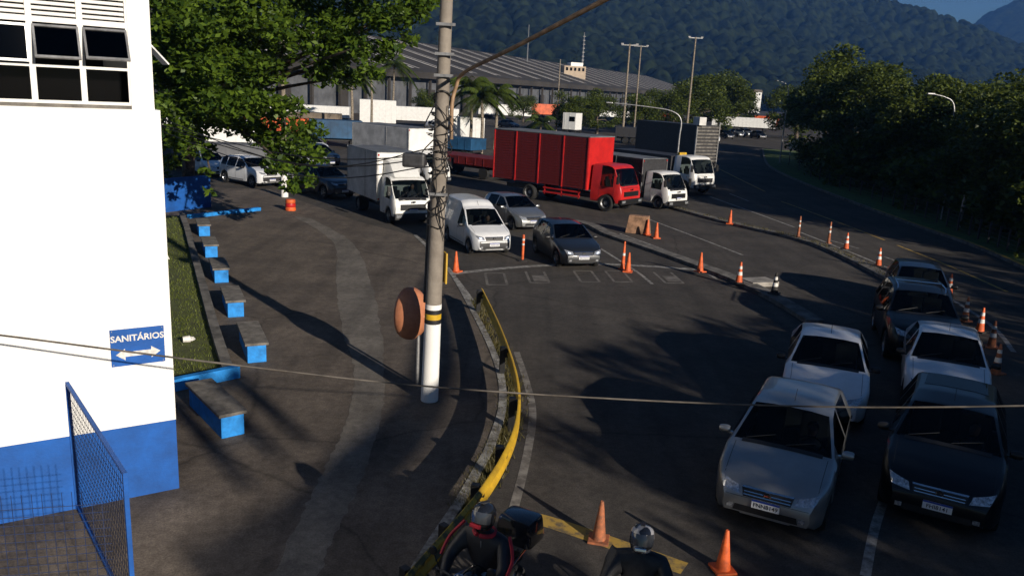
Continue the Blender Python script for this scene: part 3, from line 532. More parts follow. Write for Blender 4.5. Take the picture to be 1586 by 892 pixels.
def car(shape,label,paintname,front,heading,plate=None,lit=False,group='cars waiting at the gate',name='car',cat='car',grille='bar',mesh_only=None,parent=None,wheels=True,roof_rails=False,sunroof=False,bumper=None,driver=False,detail=True,xoff=0.0):
    S=SHAPES[shape]; L,W=S['L'],S['W']; pm=PAINT[paintname]; Rg=shell(S)
    if parent is None:
        hd=Vector((heading[0],heading[1],0)).normalized(); root=thing(name,label,cat,(front[0]-hd.x*L/2,front[1]-hd.y*L/2,0),math.atan2(hd.y,hd.x),group); X0=L/2
    else: root=parent; X0=xoff
    V=[];body=[];gl={}
    for s,h in Rg:
        for y,z in h: V.append((X0-s,y,z))
        for y,z in h: V.append((X0-s,-y,z))
    ns=len(Rg)
    def idx(i,side,j): return i*2*NR+side*NR+j
    for i in range(ns-1):
        s=(Rg[i][0]+Rg[i+1][0])/2
        for side in(0,1):
            for j in range(NR-1):
                f=(idx(i,side,j),idx(i+1,side,j),idx(i+1,side,j+1),idx(i,side,j+1)); key=None
                if j in(8,9):
                    if S['ws'][0]<s<S['ws'][1]: key='windshield'
                    elif S['rw'][0]<s<S['rw'][1]: key='rear_window'
                if j==6:
                    for q,(a,b) in enumerate(S['side']):
                        if a<s<b: key=('side_window',side,q)
                cabin=S['ws'][0]<s and s<L-.25
                if key: gl.setdefault(key,[]).append(f)
                else: body.append(f)
    for i in(0,ns-1):
        for j in range(NR-1): body.append((idx(i,0,j),idx(i,0,j+1),idx(i,1,j+1),idx(i,1,j)))
    bv=BVHTree.FromPolygons([Vector(v) for v in V],body+[f for g in gl.values() for f in g])
    def sub(fs,nm,m,par,sm=35):
        used=sorted({k for f in fs for k in f}); mp={k:q for q,k in enumerate(used)}; mb=MB(); mb.add([V[k] for k in used],[tuple(mp[k] for k in f) for f in fs])
        me=bpy.data.meshes.new(nm); bm=bmesh.new(); vv=[bm.verts.new(v) for v in mb.v]
        for f in mb.f:
            try: bm.faces.new([vv[k] for k in f])
            except ValueError: pass
        bmesh.ops.remove_doubles(bm,verts=bm.verts,dist=.0008); bmesh.ops.recalc_face_normals(bm,faces=bm.faces); bm.to_mesh(me); bm.free(); me.materials.append(m); me.polygons.foreach_set('use_smooth',[True]*len(me.polygons)); me.set_sharp_from_angle(angle=R(sm)); return link(nm,me,par)
    bo=sub(body,'cab' if parent else 'body',pm,root)
    for k,fs in gl.items(): sub(fs,k if isinstance(k,str) else k[0],M['glass'],root,60)
    def patch(nm,m,corners,axis='F',nx=6,ny=3,offs=.006,par=None):   # thin plate laid on the shell
        vs=[]; 
        for a in range(ny+1):
            for b in range(nx+1):
                u=b/nx;v=a/ny; p=[(1-v)*((1-u)*corners[0][q]+u*corners[1][q])+v*((1-u)*corners[3][q]+u*corners[2][q]) for q in(0,1)]
                if axis=='F': o=Vector((X0+1,p[0],p[1])); d=Vector((-1,0,0))
                elif axis=='B': o=Vector((X0-L-1,p[0],p[1])); d=Vector((1,0,0))
                elif axis=='T': o=Vector((X0-p[0],p[1],4)); d=Vector((0,0,-1))
                else: o=Vector((X0-p[0],3*axis,p[1])); d=Vector((0,-axis,0))
                hit,nr,_,_=bv.ray_cast(o,d)
                if hit is None: return None
                if nr.dot(d)>0: nr=-nr
                vs.append(hit+nr*offs)
        fs=[(a*(nx+1)+b,a*(nx+1)+b+1,(a+1)*(nx+1)+b+1,(a+1)*(nx+1)+b) for a in range(ny) for b in range(nx)]
        return MB().add(vs,fs).build(nm,m,par or root,smooth=60)
    zb=lerp(S['top'],.10); hw=W/2
    if len(S['wh'])==2:
        for sd in(1,-1):
            hl=patch('headlight',M['lamp'],[(sd*hw*.46,zb-.13),(sd*hw*.76,zb-.09),(sd*hw*.83,zb+.04),(sd*hw*.50,zb-.025)],offs=.01)
            if lit: patch('lit_bulb',M['lit'],[(sd*hw*.58,zb-.095),(sd*hw*.70,zb-.08),(sd*hw*.71,zb-.03),(sd*hw*.60,zb-.045)],nx=2,ny=2,offs=.016,par=hl)
            patch('fog_lamp',M['lamp'],[(sd*hw*.55,.33),(sd*hw*.66,.33),(sd*hw*.66,.40),(sd*hw*.55,.40)],nx=2,ny=2)
            patch('tail_light',M['red_lens'],[(sd*hw*.62,.75),(sd*hw*.84,.75),(sd*hw*.84,.95),(sd*hw*.66,.93)],'B',nx=3,ny=2)
        gm=patch('grille',M['black'],[(-hw*.40,zb-.15),(hw*.40,zb-.15),(hw*.44,zb-.035),(-hw*.44,zb-.035)],nx=8,ny=2)
        patch('grille_trim',M['chrome'],[(-hw*.43,zb-.037),(hw*.43,zb-.037),(hw*.44,zb-.018),(-hw*.44,zb-.018)],nx=8,ny=1,offs=.012)
        for k in range(2): patch('grille_bar',M['chrome'] if grille=='chrome' else M['metal_dark'],[(-hw*.39,zb-.125+k*.04),(hw*.39,zb-.125+k*.04),(hw*.40,zb-.113+k*.04),(-hw*.40,zb-.113+k*.04)],nx=8,ny=1,offs=.012)
        patch('lower_intake',M['black'],[(-hw*.55,.30),(hw*.55,.30),(hw*.52,.40),(-hw*.52,.40)],nx=8,ny=2)
        patch('bumper_seam',M['ink'],[(-hw*.70,zb-.165),(hw*.70,zb-.165),(hw*.70,zb-.158),(-hw*.70,zb-.158)],nx=14,ny=1,offs=.002)
        if bumper: patch('bumper_cladding',bumper,[(-hw*.71,.30),(hw*.71,.30),(hw*.72,zb-.17),(-hw*.72,zb-.17)],nx=14,ny=4,offs=.004)
        hit,nr,_,_=bv.ray_cast(Vector((X0+1,0,zb-.075)),Vector((-1,0,0))); bz=hit.x+.02
        MB().lathe([(.0,0),(.045,.0),(.055,-.012)],18,(bz,0,zb-.075),'X').build('badge_disc',M['black'],root); MB().lathe([(.042,.003),(.058,.006),(.058,-.01)],18,(bz,0,zb-.075),'X').build('badge_ring',M['chrome'],root); MB().box((bz+.006,0,zb-.075),(.006,.085,.014)).build('badge_bar',M['chrome'],root)
    px=bv.ray_cast(Vector((X0+1,0,.47 if len(S['wh'])==2 else .72)),Vector((-1,0,0)))[0].x+.02; zp=.47 if len(S['wh'])==2 else .68
    if len(S['wh'])==1: px=X0+.09
    pt=MB().box((px,0,zp),(.012,.40,.13)).build('number_plate',M['plate'],root); MB().box((px+.003,0,zp+.052),(.012,.398,.026)).build('plate_band',M['pblue'],pt)
    if plate:
        o=link('plate_lettering',text_mesh(plate,.088,M['ink'],.0005,.001),pt); o.rotation_euler=(R(90),0,R(90)); o.location=(px+.0085,0,zp-.014)
    else:
        mb=MB(); 
        for k in range(7): mb.box((px+.006,-.15+k*.05,zp-.014),(.004,.028,.06))
        mb.build('plate_characters',mat('worn_ink',(.2,.2,.21),.6,.1,10) if 'worn_ink' not in bpy.data.materials else bpy.data.materials['worn_ink'],pt)
    # mirrors, seams, handles, wipers
    s0=S['side'][0][0]; bz=lerp(S['belt'],s0)
    for sd in(1,-1):
        big=len(S['wh'])==1
        if big:
            a=MB(); a.box((X0-.12,sd*(hw+.17),bz+.42),(.10,.17,.42)); a.tube([(X0-.25,sd*(hw-.05),bz+.75),(X0-.13,sd*(hw+.15),bz+.62)],.015,6); a.build('mirror',M['black'],root,bevel=.02)
        else:
            a=MB(); a.lathe([(0,-.10),(.055,-.085),(.075,-.02),(.075,.05),(.06,.085),(0,.095)],14,(0,0,0),'Y'); a.v=[(x*.8,y,z*.95) for x,y,z in a.v]
            a.v=[(x+X0-s0-.02,y+sd*(hw+.10),z+bz+.07) for x,y,z in a.v]; a.box((X0-s0-.02,sd*(hw-.02),bz+.03),(.06,.14,.03)); a.build('mirror',pm if paintname in('silver','grey') else M['black'],root,smooth=50)
        if detail:
            for q,(sa,sb) in enumerate(S['side']):
                for sx in ((sa-.03,sb+.035) if q==0 else (sb+.035,)):
                    if sx<L-.4: patch('door_seam',M['ink'],[(sx-.006,S['zf']+.16),(sx+.006,S['zf']+.16),(sx+.006,lerp(S['belt'],sx)-.01),(sx-.006,lerp(S['belt'],sx)-.01)],sd,nx=1,ny=6,offs=.002)
                if q<2: patch('door_handle',pm if paintname!='white' else M['black'],[(sb-.2,lerp(S['belt'],sb)-.13),(sb-.04,lerp(S['belt'],sb)-.13),(sb-.04,lerp(S['belt'],sb)-.10),(sb-.2,lerp(S['belt'],sb)-.10)],sd,nx=2,ny=1,offs=.022)
            patch('sill_trim',M['black'],[(S['wh'][0]+.45,S['zf']+.05),(min(L-.1,(S['wh'][1] if len(S['wh'])>1 else L)-.45),S['zf']+.05),(min(L-.1,(S['wh'][1] if len(S['wh'])>1 else L)-.45),S['zf']+.13),(S['wh'][0]+.45,S['zf']+.13)],sd,nx=6,ny=1,offs=.004)
    wa,wb=S['ws']
    patch('cowl',M['black'],[(wa-.07,-hw*.72),(wa-.07,hw*.72),(wa+.02,hw*.72),(wa+.02,-hw*.72)],'T',nx=8,ny=1,offs=.005)
    for yy in(.05,-.55): 
        hA=bv.ray_cast(Vector((X0-wa-.02,yy*hw*1.2,4)),Vector((0,0,-1)))[0]; hB=bv.ray_cast(Vector((X0-wa-.16,yy*hw*1.2+.5*hw,4)),Vector((0,0,-1)))[0]
        if hA and hB: MB().tube([hA+Vector((0,0,.015)),hB+Vector((0,0,.018))],.008,5).build('wiper',M['black'],root)
    if len(S['wh'])==2:
        hA=bv.ray_cast(Vector((X0-wb-.25,0,4)),Vector((0,0,-1)))[0]; MB().tube([hA,hA+Vector((-.16,0,.16))],.005,5).build('antenna',M['black'],root)
        for yy in(-.62,.62): patch('hood_seam',M['ink'],[(.16,yy*hw*1.28-.004),(.16,yy*hw*1.28+.004),(wa-.08,yy*hw*1.32+.004),(wa-.08,yy*hw*1.32-.004)],'T',nx=1,ny=8,offs=.002)
    if roof_rails:
        for sd in(1,-1): MB().tube([(X0-1.95,sd*.58,1.60),(X0-2.05,sd*.58,1.70),(X0-3.4,sd*.58,1.69),(X0-3.55,sd*.58,1.60)],.018,6).build('roof_rail',M['chrome'],root,smooth=50)
        MB().tube([(X0-2.7,.58,1.70),(X0-2.7,-.58,1.70)],.016,6).build('roof_bar',M['chrome'],root,smooth=50)
    if sunroof: patch('glass_roof',M['dglass'],[(2.75,-.5),(2.75,.5),(3.55,.48),(3.55,-.48)],'T',nx=8,ny=6,offs=.006)
    # interior
    zs_=S['zf']+.1; bz=lerp(S['belt'],L*.5); xa=X0-wa-.1; xb=X0-(L-.25 if len(S['wh'])==2 else L-.08)
    tb=MB(); tb.box(((xa+xb)/2,0,zs_),(xa-xb,W-.5,.04)); tb.box((xa-.12,0,bz-.12),(.35,W-.32,.2)); 
    for sd in(1,-1): tb.box(((xa+xb)/2,sd*(hw-.24),(zs_+bz)/2),(xa-xb-.1,.03,bz-zs_-.06))
    tb.build('interior',M['dark'],root)
    sx=X0-wa-1.05 if len(S['wh'])==2 else X0-1.25
    for sd in(1,-1):
        st_=MB(); st_.box((sx+.22,sd*.36,bz-.38),(.5,.48,.16)); st_.box((sx-.08,sd*.36,bz-.02),(.14,.46,.62),rot=Matrix.Rotation(R(-12),3,'Y')); st_.box((sx-.16,sd*.36,bz+.37),(.10,.24,.18)); st_.build('seat',M['dark'],root,bevel=.03)
    if len(S['wh'])==2 and shape!='van': st_=MB(); st_.box((sx-.9,0,bz-.05),(.16,W-.6,.6)); st_.build('rear_seat',M['dark'],root,bevel=.03)
    MB().tube([Vector((sx+.52,.36,bz+.0))+Matrix.Rotation(R(-62),3,'Y')@Vector((.18*math.cos(a*.314),.18*math.sin(a*.314),0)) for a in range(21)],.014,5).build('steering_wheel',M['black'],root)
    if wheels: 
        for xw in S['wh']:
            for sd in(1,-1): wheel(root,(X0-xw,sd*(hw-.12),S['r']),S['r'],.2,sd)
    return root
WM={}
def wheel(root,c,r,wd,sd,style='alloy'):
    key=(r,wd,sd,style)
    if key not in WM:
        h=wd/2; tm=MB().lathe([(r*.64,-h*.8),(r*.80,-h),(r*.95,-h*.9),(r,-h*.55),(r,h*.55),(r*.95,h*.9),(r*.80,h),(r*.64,h*.8)],26,(0,0,0),'Y').mesh('tyre',M['rubber'],40)
        rm=MB(); rm.lathe([(r*.66,-h*.7),(r*.66,h*.75),(r*.60,h*.8*sd),(r*.56,h*.5*sd)],24,(0,0,0),'Y')
        if style=='alloy':
            for k in range(5):
                a=k*2*math.pi/5; rm.box((math.cos(a)*r*.34,sd*h*.55,math.sin(a)*r*.34),(r*.6,.03,r*.16),rot=Matrix.Rotation(-a,3,'Y'))
            rm.lathe([(0,sd*h*.66),(r*.15,sd*h*.62),(r*.15,sd*h*.4)],12,(0,0,0),'Y')
        else: rm.lathe([(0,sd*h*.35),(r*.22,sd*h*.4),(r*.26,sd*h*.1),(r*.5,sd*h*.05),(r*.6,sd*h*.6)],20,(0,0,0),'Y')
        dk=MB().lathe([(0,sd*h*.2),(r*.62,sd*h*.2)],16,(0,0,0),'Y').mesh('brake_disc',M['metal_dark'])
        WM[key]=(tm,rm.mesh('rim',M['alloy'] if style=='alloy' else M['steel'],40),dk)
    e=bpy.data.objects.new('wheel',None); COL.objects.link(e); e.parent=root; e.location=c; e.empty_display_size=.1
    for nm,me in zip(('tyre','rim','brake_disc'),WM[key]): link(nm,me,e)
    return e
# seated and standing people grown from a skeleton
def person_mesh(name,J,E,m,sub=2,root=0):
    me=bpy.data.meshes.new(name); me.from_pydata([j[0] for j in J],E,[]); o=bpy.data.objects.new(name,me); COL.objects.link(o)
    o.modifiers.new('s','SKIN'); 
    for k,j in enumerate(J): v=me.skin_vertices[0].data[k]; v.radius=(j[1],j[2] if len(j)>2 else j[1]); v.use_root=(k==root)
    sb=o.modifiers.new('u','SUBSURF'); sb.levels=sub; sb.render_levels=sub
    dg=bpy.context.evaluated_depsgraph_get(); r=bpy.data.meshes.new_from_object(o.evaluated_get(dg)); bpy.data.objects.remove(o); r.materials.clear(); r.materials.append(m); r.polygons.foreach_set('use_smooth',[True]*len(r.polygons)); return r
M['shirt']=mat('dark_shirt',(.10,.10,.12),.9,.2,8); M['skin']=mat('skin',(.28,.15,.10),.55,.1,8); M['hair']=mat('hair',(.02,.015,.012),.7,.2,20)
SIT=[((0,0,0),.15,.17),((-.04,0,.25),.14,.17),((-.07,0,.46),.12,.17),((-.05,0,.58),.055),((-.03,0,.70),.085,.075),((-.03,0,.80),.085,.07),((-.06,.19,.45),.065),((.12,.25,.22),.05),((.36,.16,.30),.04),((-.06,-.19,.45),.065),((.12,-.25,.22),.05),((.36,-.16,.30),.04),((.36,.11,.02),.085),((.36,-.11,.02),.085),((.5,.11,-.3),.06),((.5,-.11,-.3),.06)]
SITE=[(0,1),(1,2),(2,3),(3,4),(4,5),(2,6),(6,7),(7,8),(2,9),(9,10),(10,11),(0,12),(12,14),(0,13),(13,15)]
SITM=person_mesh('driver_body',SIT,SITE,M['shirt'])
HEADM=MB().lathe([(0,-.12),(.05,-.115),(.075,-.06),(.085,.0),(.082,.06),(.05,.11),(0,.125)],16).mesh('head',M['skin'],60)
HAIRM=MB().lathe([(.09,.015),(.09,.06),(.058,.115),(0,.132)],16).mesh('hair',M['hair'],60)
def driver(v,local,label,side=.36):
    mw=Matrix.Translation(v.location)@Matrix.Rotation(v.rotation_euler.z,4,'Z'); p=mw@Vector(local)
    t=thing('person',label,'person',p,v.rotation_euler.z,'drivers in their vehicles'); link('body',SITM,t); h=link('head',HEADM,t); h.location=(-.02,0,.76); k=link('hair',HAIRM,t); k.location=(-.035,0,.765)
    return t
# --- cars in the shaded queue on the right
def place(fp,fz,rp,rz):     # front and rear points of the roofline seen in the photograph -> front position and heading
    a=G(*fp,fz); b=G(*rp,rz); h=(a-b); h.z=0; h.normalize(); return (a.x,a.y),(h.x,h.y)
f,h=place((1180,797),.47,(1243,598),1.40); f=(f[0]-h[0]*.3,f[1]-h[1]*.3); c1=car('hatch','silver hatchback in the shade, nearest car, plate FNN8149','silver',f,h,plate='FNN8149',grille='chrome',group='cars in the shaded lanes')
f2,h2=(6.25,15.0),(-.36,-.93); c2=car('sedan','white sedan directly behind the silver hatchback','white',f2,h2,grille='bar',group='cars in the shaded lanes')
f,h=place((1450,797),.47,(1482,592),1.5); f=(f[0]-h[0]*.3,f[1]-h[1]*.3); c3=car('wagon','black station wagon at lower right, plate FHI8141','black',f,h,plate='FHI8141',grille='chrome',group='cars in the shaded lanes',sunroof=True)
c4=car('sedan','white car right behind the black station wagon','white',(9.1,15.8),(-.42,-.91),group='cars in the shaded lanes')
c5=car('suv','black off-roader with roof rails and one amber lamp lit','black',(10.3,19.1),(-.30,-.95),group='cars in the shaded lanes',roof_rails=True)
MB().box((2.10,.60,.50),(.03,.10,.05)).build('amber_lamp',M['amber'],c5)
c6=car('hatch','dark car half hidden behind the black off-roader','navy',(12.4,23.6),(-.33,-.94),group='cars in the shaded lanes')
# --- cars at the gate
c7=car('hatch','dark graphite hatchback with lit headlights at the stop line','graphite',(2.55,28.7),(.30,-.95),lit=True,grille='chrome')
c8=car('van','white small van with high box roof beside the concrete pole','white',(-.75,30.3),(.40,-.92),lit=True,bumper=M['metal_dark'],cat='van',name='van')
c9=car('hatch','silver grey hatchback behind the white van and the dark hatchback','silver',(.85,36.4),(.50,-.87))
c10=car('suv','white car with dark bumper under the tree foliage at left','white',(-14.2,46.8),(.80,-.60),bumper=M['metal_dark'])
c11=car('suv','dark blue car half hidden left of the white box truck','navy',(-9.3,43.6),(.72,-.69))
c12=car('sedan','white car behind the foliage, left of the dark blue one','white',(-12.5,50),(.72,-.69))
driver(c1,(.2,.36,.36),'driver in dark clothes behind the wheel of the silver hatchback'); driver(c7,(.2,.36,.36),'driver behind the windscreen of the dark graphite hatchback'); driver(c9,(.2,.36,.36),'driver of the silver grey hatchback behind the van'); driver(c3,(.3,.36,.40),'driver in the black station wagon at lower right'); driver(c8,(.4,.36,.45),'driver of the white small van')
# --- trucks
def truck_base(root,x0,x1,wh,r,wd):
    mb=MB(); 
    for sd in(1,-1): mb.box(((x0+x1)/2,sd*.4,r+.18),(x0-x1,.1,.22))
    mb.build('chassis',M['metal_dark'],root)
    for xw,dual in wh:
        for sd in(1,-1): wheel(root,(xw,sd*(wd/2-.16),r),r,.28 if not dual else .5,sd,'truck')
def cab_front(root,x,wd,zb,m,dark):
    MB().box((x+.02,0,zb-.32),(.12,wd*.98,.30)).build('bumper',dark,root,bevel=.03)
    for sd in(1,-1): MB().box((x+.075,sd*wd*.38,zb-.30),(.03,wd*.15,.14)).build('headlight',M['lamp'],root,bevel=.02)
    mb=MB()
    mb.box((x-.02,0,zb+.10),(.05,wd*.66,.26))
    for k in range(4): mb.box((x+.02,0,zb+.0+.065*k),(.04,wd*.64,.03))
    mb.build('grille',dark,root); MB().box((x+.045,0,zb+.34),(.03,.16,.08)).build('badge',M['chrome'],root)
# red truck with plank sided body
hd=Vector((.78,-.63,0)); fr=G(976,329)
rtk=thing('truck','red truck with long red plank sided cargo body','truck',(fr.x,fr.y,0),math.atan2(hd.y,hd.x),'trucks waiting at the gate')
car('cab',None,'red',None,None,parent=rtk,xoff=-.05,wheels=False); cab_front(rtk,-.02,2.2,.92,M['red'],M['black'])
truck_base(rtk,-.6,-8.6,[(-1.0,0),(-6.3,1)],.47,2.3)
bx0,bx1=-2.2,-9.1; zb0,zb1=1.05,3.92; bw=2.45
MB().box(((bx0+bx1)/2,0,(zb0+zb1)/2),(bx0-bx1-.04,bw-.10,zb1-zb0)).build('cargo_core',M['redplank'],rtk); MB().box((bx0+.0,0,(zb0+zb1)/2),(.06,bw,zb1-zb0)).build('front_wall',M['red'],rtk,bevel=.01); MB().box(((bx0+bx1)/2,0,zb1+.03),(bx0-bx1+.1,bw+.04,.06)).build('cargo_roof',M['roofgrey'],rtk,bevel=.01)
pm_=None; nb=4; pw=(bx0-bx1)/nb
for sd in(-1,1):
    for b_ in range(nb):
        for k in range(19):
            z=zb0+.09+k*.15
            if pm_ is None: pm_=MB().box((0,0,0),(pw-.08,.04,.115)).mesh('plank',M['redplank'])
            o=link('plank',pm_,rtk); o.location=(bx0-pw*(b_+.5),sd*(bw/2-.035+.004*((k*7+b_)%3)),z)
    for b_ in range(nb+1): MB().box((min(bx0-.04,max(bx1+.04,bx0-pw*b_)),sd*(bw/2-.0),(zb0+zb1)/2),(.07,.05,zb1-zb0)).build('side_post',M['red'],rtk)
    sg_=MB(); sg_.box((-4.0,sd*1.1,.62),(2.6,.04,.10)); sg_.box((-4.0,sd*1.1,.86),(2.6,.04,.08)); [sg_.box((-2.8-k*1.2,sd*1.08,.8),(.06,.05,.6)) for k in range(3)]; sg_.build('side_guard',M['red'],rtk)
    MB().lathe([(.53,-.28),(.60,-.28),(.60,.28),(.53,.28)],20,(-1.0,sd*.95,.47),'Y',).build('fender',M['black'],rtk) if False else None
driver(rtk,(-1.25,.5,1.12),'driver behind the windscreen of the red truck')
# white box trucks
def box_truck(label,front,hd,L=4.3,W=2.1,z0=.85,z1=3.1,fairing=True,mt='alu'):
    t=thing('box_truck',label,'truck',(front[0],front[1],0),math.atan2(hd[1],hd[0]),'trucks waiting at the gate')
    car('lcab',None,'twhite',None,None,parent=t,xoff=-.05,wheels=False); cab_front(t,-.02,1.85,.72,M['twhite'],M['black']); truck_base(t,-.5,-1.8-L,[(-.8,0),(-1.9-L*.66,1)],.37,1.9)
    x0,x1=-1.95,-1.95-L; MB().box(((x0+x1)/2,0,(z0+z1)/2),(L,W,z1-z0)).build('cargo_box',M[mt],t,bevel=.01)
    MB().box((x0+.012,0,(z0+z1)/2),(.03,W-.1,z1-z0-.08)).build('front_wall',M['twhite'] if mt=='alu' else M[mt],t); MB().box(((x0+x1)/2,0,z1+.012),(L-.02,W-.02,.03)).build('cargo_roof',M['roofgrey'],t)
    rb=MB()
    for sd in(1,-1):
        for k in range(int((z1-z0)/.11)): rb.box(((x0+x1)/2,sd*(W/2+.004),z0+.08+k*.11),(L-.12,.02,.05))
    rb.build('side_ribs',M[mt],t)
    for sd in(1,-1):
        for xx in(x0,x1,(x0*.62+x1*.38)): MB().box((xx,sd*(W/2+.0),(z0+z1)/2),(.05,.05,z1-z0+.01)).build('corner_post',M['steel'],t)
    for sd in(1,-1):
        for zz in(z1-.1,z0+.1): MB().box((x0+.02,sd*(W/2-.06),zz),(.05,.08,.08)).build('marker_lamp',M['amber'] if False else M['red_lens'],t)
    if fairing:
        mb=MB(); w_=.8; mb.add([(-.75,-w_*.8,2.10),(-.75,w_*.8,2.10),(-1.85,w_,2.10),(-1.85,-w_,2.10),(-1.45,-w_*.8,2.75),(-1.45,w_*.8,2.75),(-1.85,w_*.95,2.85),(-1.85,-w_*.95,2.85)],[(0,1,5,4),(1,2,6,5),(3,0,4,7),(4,5,6,7),(2,3,7,6)]); mb.build('roof_fairing',M['twhite'],t,bevel=.06,smooth=40)
    return t
bt1=box_truck('white box truck with roof fairing left of the concrete pole',G(640,349)[:2],(.50,-.866)); driver(bt1,(-1.15,.4,.85),'driver in the cab of the white box truck')
bt2=box_truck('white box truck standing behind the other one, box side grey ribbed',G(682,288)[:2],(.72,-.69),L=6.2,W=2.3,z0=.95,z1=3.5,fairing=False)
wt1=box_truck('small white truck with dark cargo body beside the red truck',(9.3,46.4),(.66,-.75),L=5.5,W=2.2,z0=.8,z1=2.75,fairing=False,mt='metal_dark'); driver(wt1,(-1.15,.4,.85),'driver in the small white truck beside the red one')
wt2=thing('truck','taller white truck with rounded cab at the right end of the trucks','truck',(12.6,54.5,0),math.atan2(-.80,.60),'trucks waiting at the gate'); car('cab',None,'twhite',None,None,parent=wt2,xoff=-.05,wheels=False); cab_front(wt2,-.02,2.2,.92,M['twhite'],M['metal_dark']); truck_base(wt2,-.6,-8.0,[(-1.0,0),(-6.0,1)],.47,2.3)
MB().box((-5.2,0,1.75),(6.0,2.3,1.3)).build('cargo_body',M['metal_dark'],wt2); MB().box((-5.2,0,2.43),(6.0,2.34,.06)).build('body_rim',M['metal_dark'],wt2); MB().box((-2.3,0,2.55),(.2,.7,.25)).build('yellow_headboard',M['yellow'],wt2)
# rack of stacked crates on a lorry behind
tk=thing('rack_truck','tall slatted grey rack load behind the white trucks','truck',(14.2,62.5,0),math.atan2(-.85,.53),'trucks waiting at the gate'); truck_base(tk,0,-7,[(-1,0),(-5.5,1)],.47,2.3)
MB().box((-3.5,0,2.6),(7,2.2,3.6)).build('load',M['metal_dark'],tk)
for k in range(14): MB().box((.03,0,1.0+k*.25),(.08,2.3,.12)).build('slat',M['kerb'],tk)
for sd in(-1,1): MB().box((.05,sd*1.15,2.7),(.1,.1,3.9)).build('frame_post',M['steel'],tk)
MB().box((.1,-1.0,4.7),(.7,.7,.6)).build('pale_box',M['alu'],tk,bevel=.03)
# ---------------------------------------------------------------- motorcyclists at the lower edge
M['leather']=mat('black_leather',(.016,.016,.018),.45,.25,12,bump=.3); M['helm_b']=mat('black_helmet',(.012,.013,.016),.12,.1,5,coat=1); M['helm_w']=mat('patterned_helmet',(.35,.35,.37),.15,col2=(.015,.016,.02),scale=5,coat=1,contrast=(.50,.53),detail=1); M['redfab']=mat('red_fabric',(.45,.015,.03),.7,.15,10); M['jeans']=mat('denim',(.04,.08,.2),.9,.2,20); M['visor']=mat('dark_visor',(.05,.055,.065),.06,.05,3,coat=1)
RJ=[((-.05,0,.80),.15,.18),((-.06,0,1.02),.15,.21),((-.02,0,1.25),.13,.23),((.03,0,1.40),.06),((.05,0,1.48),.06),((0,.24,1.29),.10),((.20,.36,1.05),.08),((.42,.27,.98),.058),((.50,.22,.98),.05),((0,-.24,1.29),.10),((.20,-.36,1.05),.08),((.42,-.27,.98),.058),((.50,-.22,.98),.05)]
RE=[(0,1),(1,2),(2,3),(3,4),(2,5),(5,6),(6,7),(7,8),(2,9),(9,10),(10,11),(11,12)]
LJ=[((-.05,0,.78),.13,.17),((.22,.2,.78),.10),((.42,.24,.70),.085),((.30,.22,.35),.065),((.28,.22,.12),.05),((.42,.22,.06),.045),((.22,-.2,.78),.10),((.42,-.24,.70),.085),((.30,-.22,.35),.065),((.28,-.22,.12),.05),((.42,-.22,.06),.045)]
LE=[(0,1),(1,2),(2,3),(3,4),(4,5),(0,6),(6,7),(7,8),(8,9),(9,10)]
def hand(root,x,y,z,sd):
    J=[((x-.02,y,z),.035,.028),((x+.05,y,z+.01),.036,.022)];E=[(0,1)]
    for q in range(4):
        b=len(J); yy=y+(q-1.5)*.021; ln=[.030,.036,.034,.026][q]; J+=[((x+.085,yy,z+.012),.0105),((x+.085+ln,yy,z-.004),.0098),((x+.08+ln,yy,z-.036),.009),((x+.062+ln*.5,yy,z-.05),.008)]; E+=[(1,b),(b,b+1),(b+1,b+2),(b+2,b+3)]
    b=len(J); J+=[((x+.02,y-sd*.04,z-.01),.012),((x+.055,y-sd*.055,z-.03),.0105),((x+.085,y-sd*.045,z-.042),.009)]; E+=[(0,b),(b,b+1),(b+1,b+2)]
    return link('glove',person_mesh('glove',J,E,M['leather'],1),root)
def rider(label,loc,rz,helm,red):
    t=thing('person',label,'person',loc,rz,'motorcyclists'); link('jacket',person_mesh('jacket',RJ,RE,M['leather']),t); link('trousers',person_mesh('trousers',LJ,LE,M['jeans']),t)
    for sd in(1,-1): hand(t,.50,sd*.22,.985,sd)
    h=MB(); h.lathe([(.085,-.15),(.115,-.13),(.135,-.06),(.14,.02),(.125,.09),(.085,.135),(.0,.155)],24); h.v=[(x*1.12+.0,y*.95,z) for x,y,z in h.v]; ho=h.build('helmet',helm,t,smooth=60); ho.location=(.08,0,1.60); ho.rotation_euler=(0,R(-16),0)
    v=MB(); nv=10
    vs=[];fs=[]
    for i in range(5):
        for k in range(nv+1):
            a=R(-68+136*k/nv); z=-.06+.125*i/4; rr_=.1435-.9*max(0,z-.02)**1.6; vs.append((rr_*1.13*math.cos(a),rr_*.97*math.sin(a),z))
    for i in range(4):
        for k in range(nv): fs.append((i*(nv+1)+k,i*(nv+1)+k+1,(i+1)*(nv+1)+k+1,(i+1)*(nv+1)+k))
    v.add(vs,fs).build('visor',M['visor'],ho,smooth=60)
    MB().box((.15,0,-.095),(.05,.13,.045)).build('chin_vent',M['redfab'] if red else M['chrome'],ho,bevel=.012); MB().box((.02,0,.152),(.16,.05,.018)).build('top_vent',M['metal_dark'],ho,bevel=.006)
    if red:
        MB().tube([Vector((.04+.115*math.cos(a*.4),.125*math.sin(a*.4),1.385)) for a in range(16)],.025,6).build('collar',M['redfab'],t,smooth=60)
        for sd in(1,-1): MB().tube(catmull([(-.0,sd*.30,1.40),(.12,sd*.42,1.22),(.27,sd*.43,1.06)],5),.02,5).build('red_sleeve_stripe',M['redfab'],t,smooth=60)
        MB().tube([(.12,0,1.30),(.10,0,1.1),(.11,0,.9)],.008,5).build('zip',M['steel'],t)
    return t
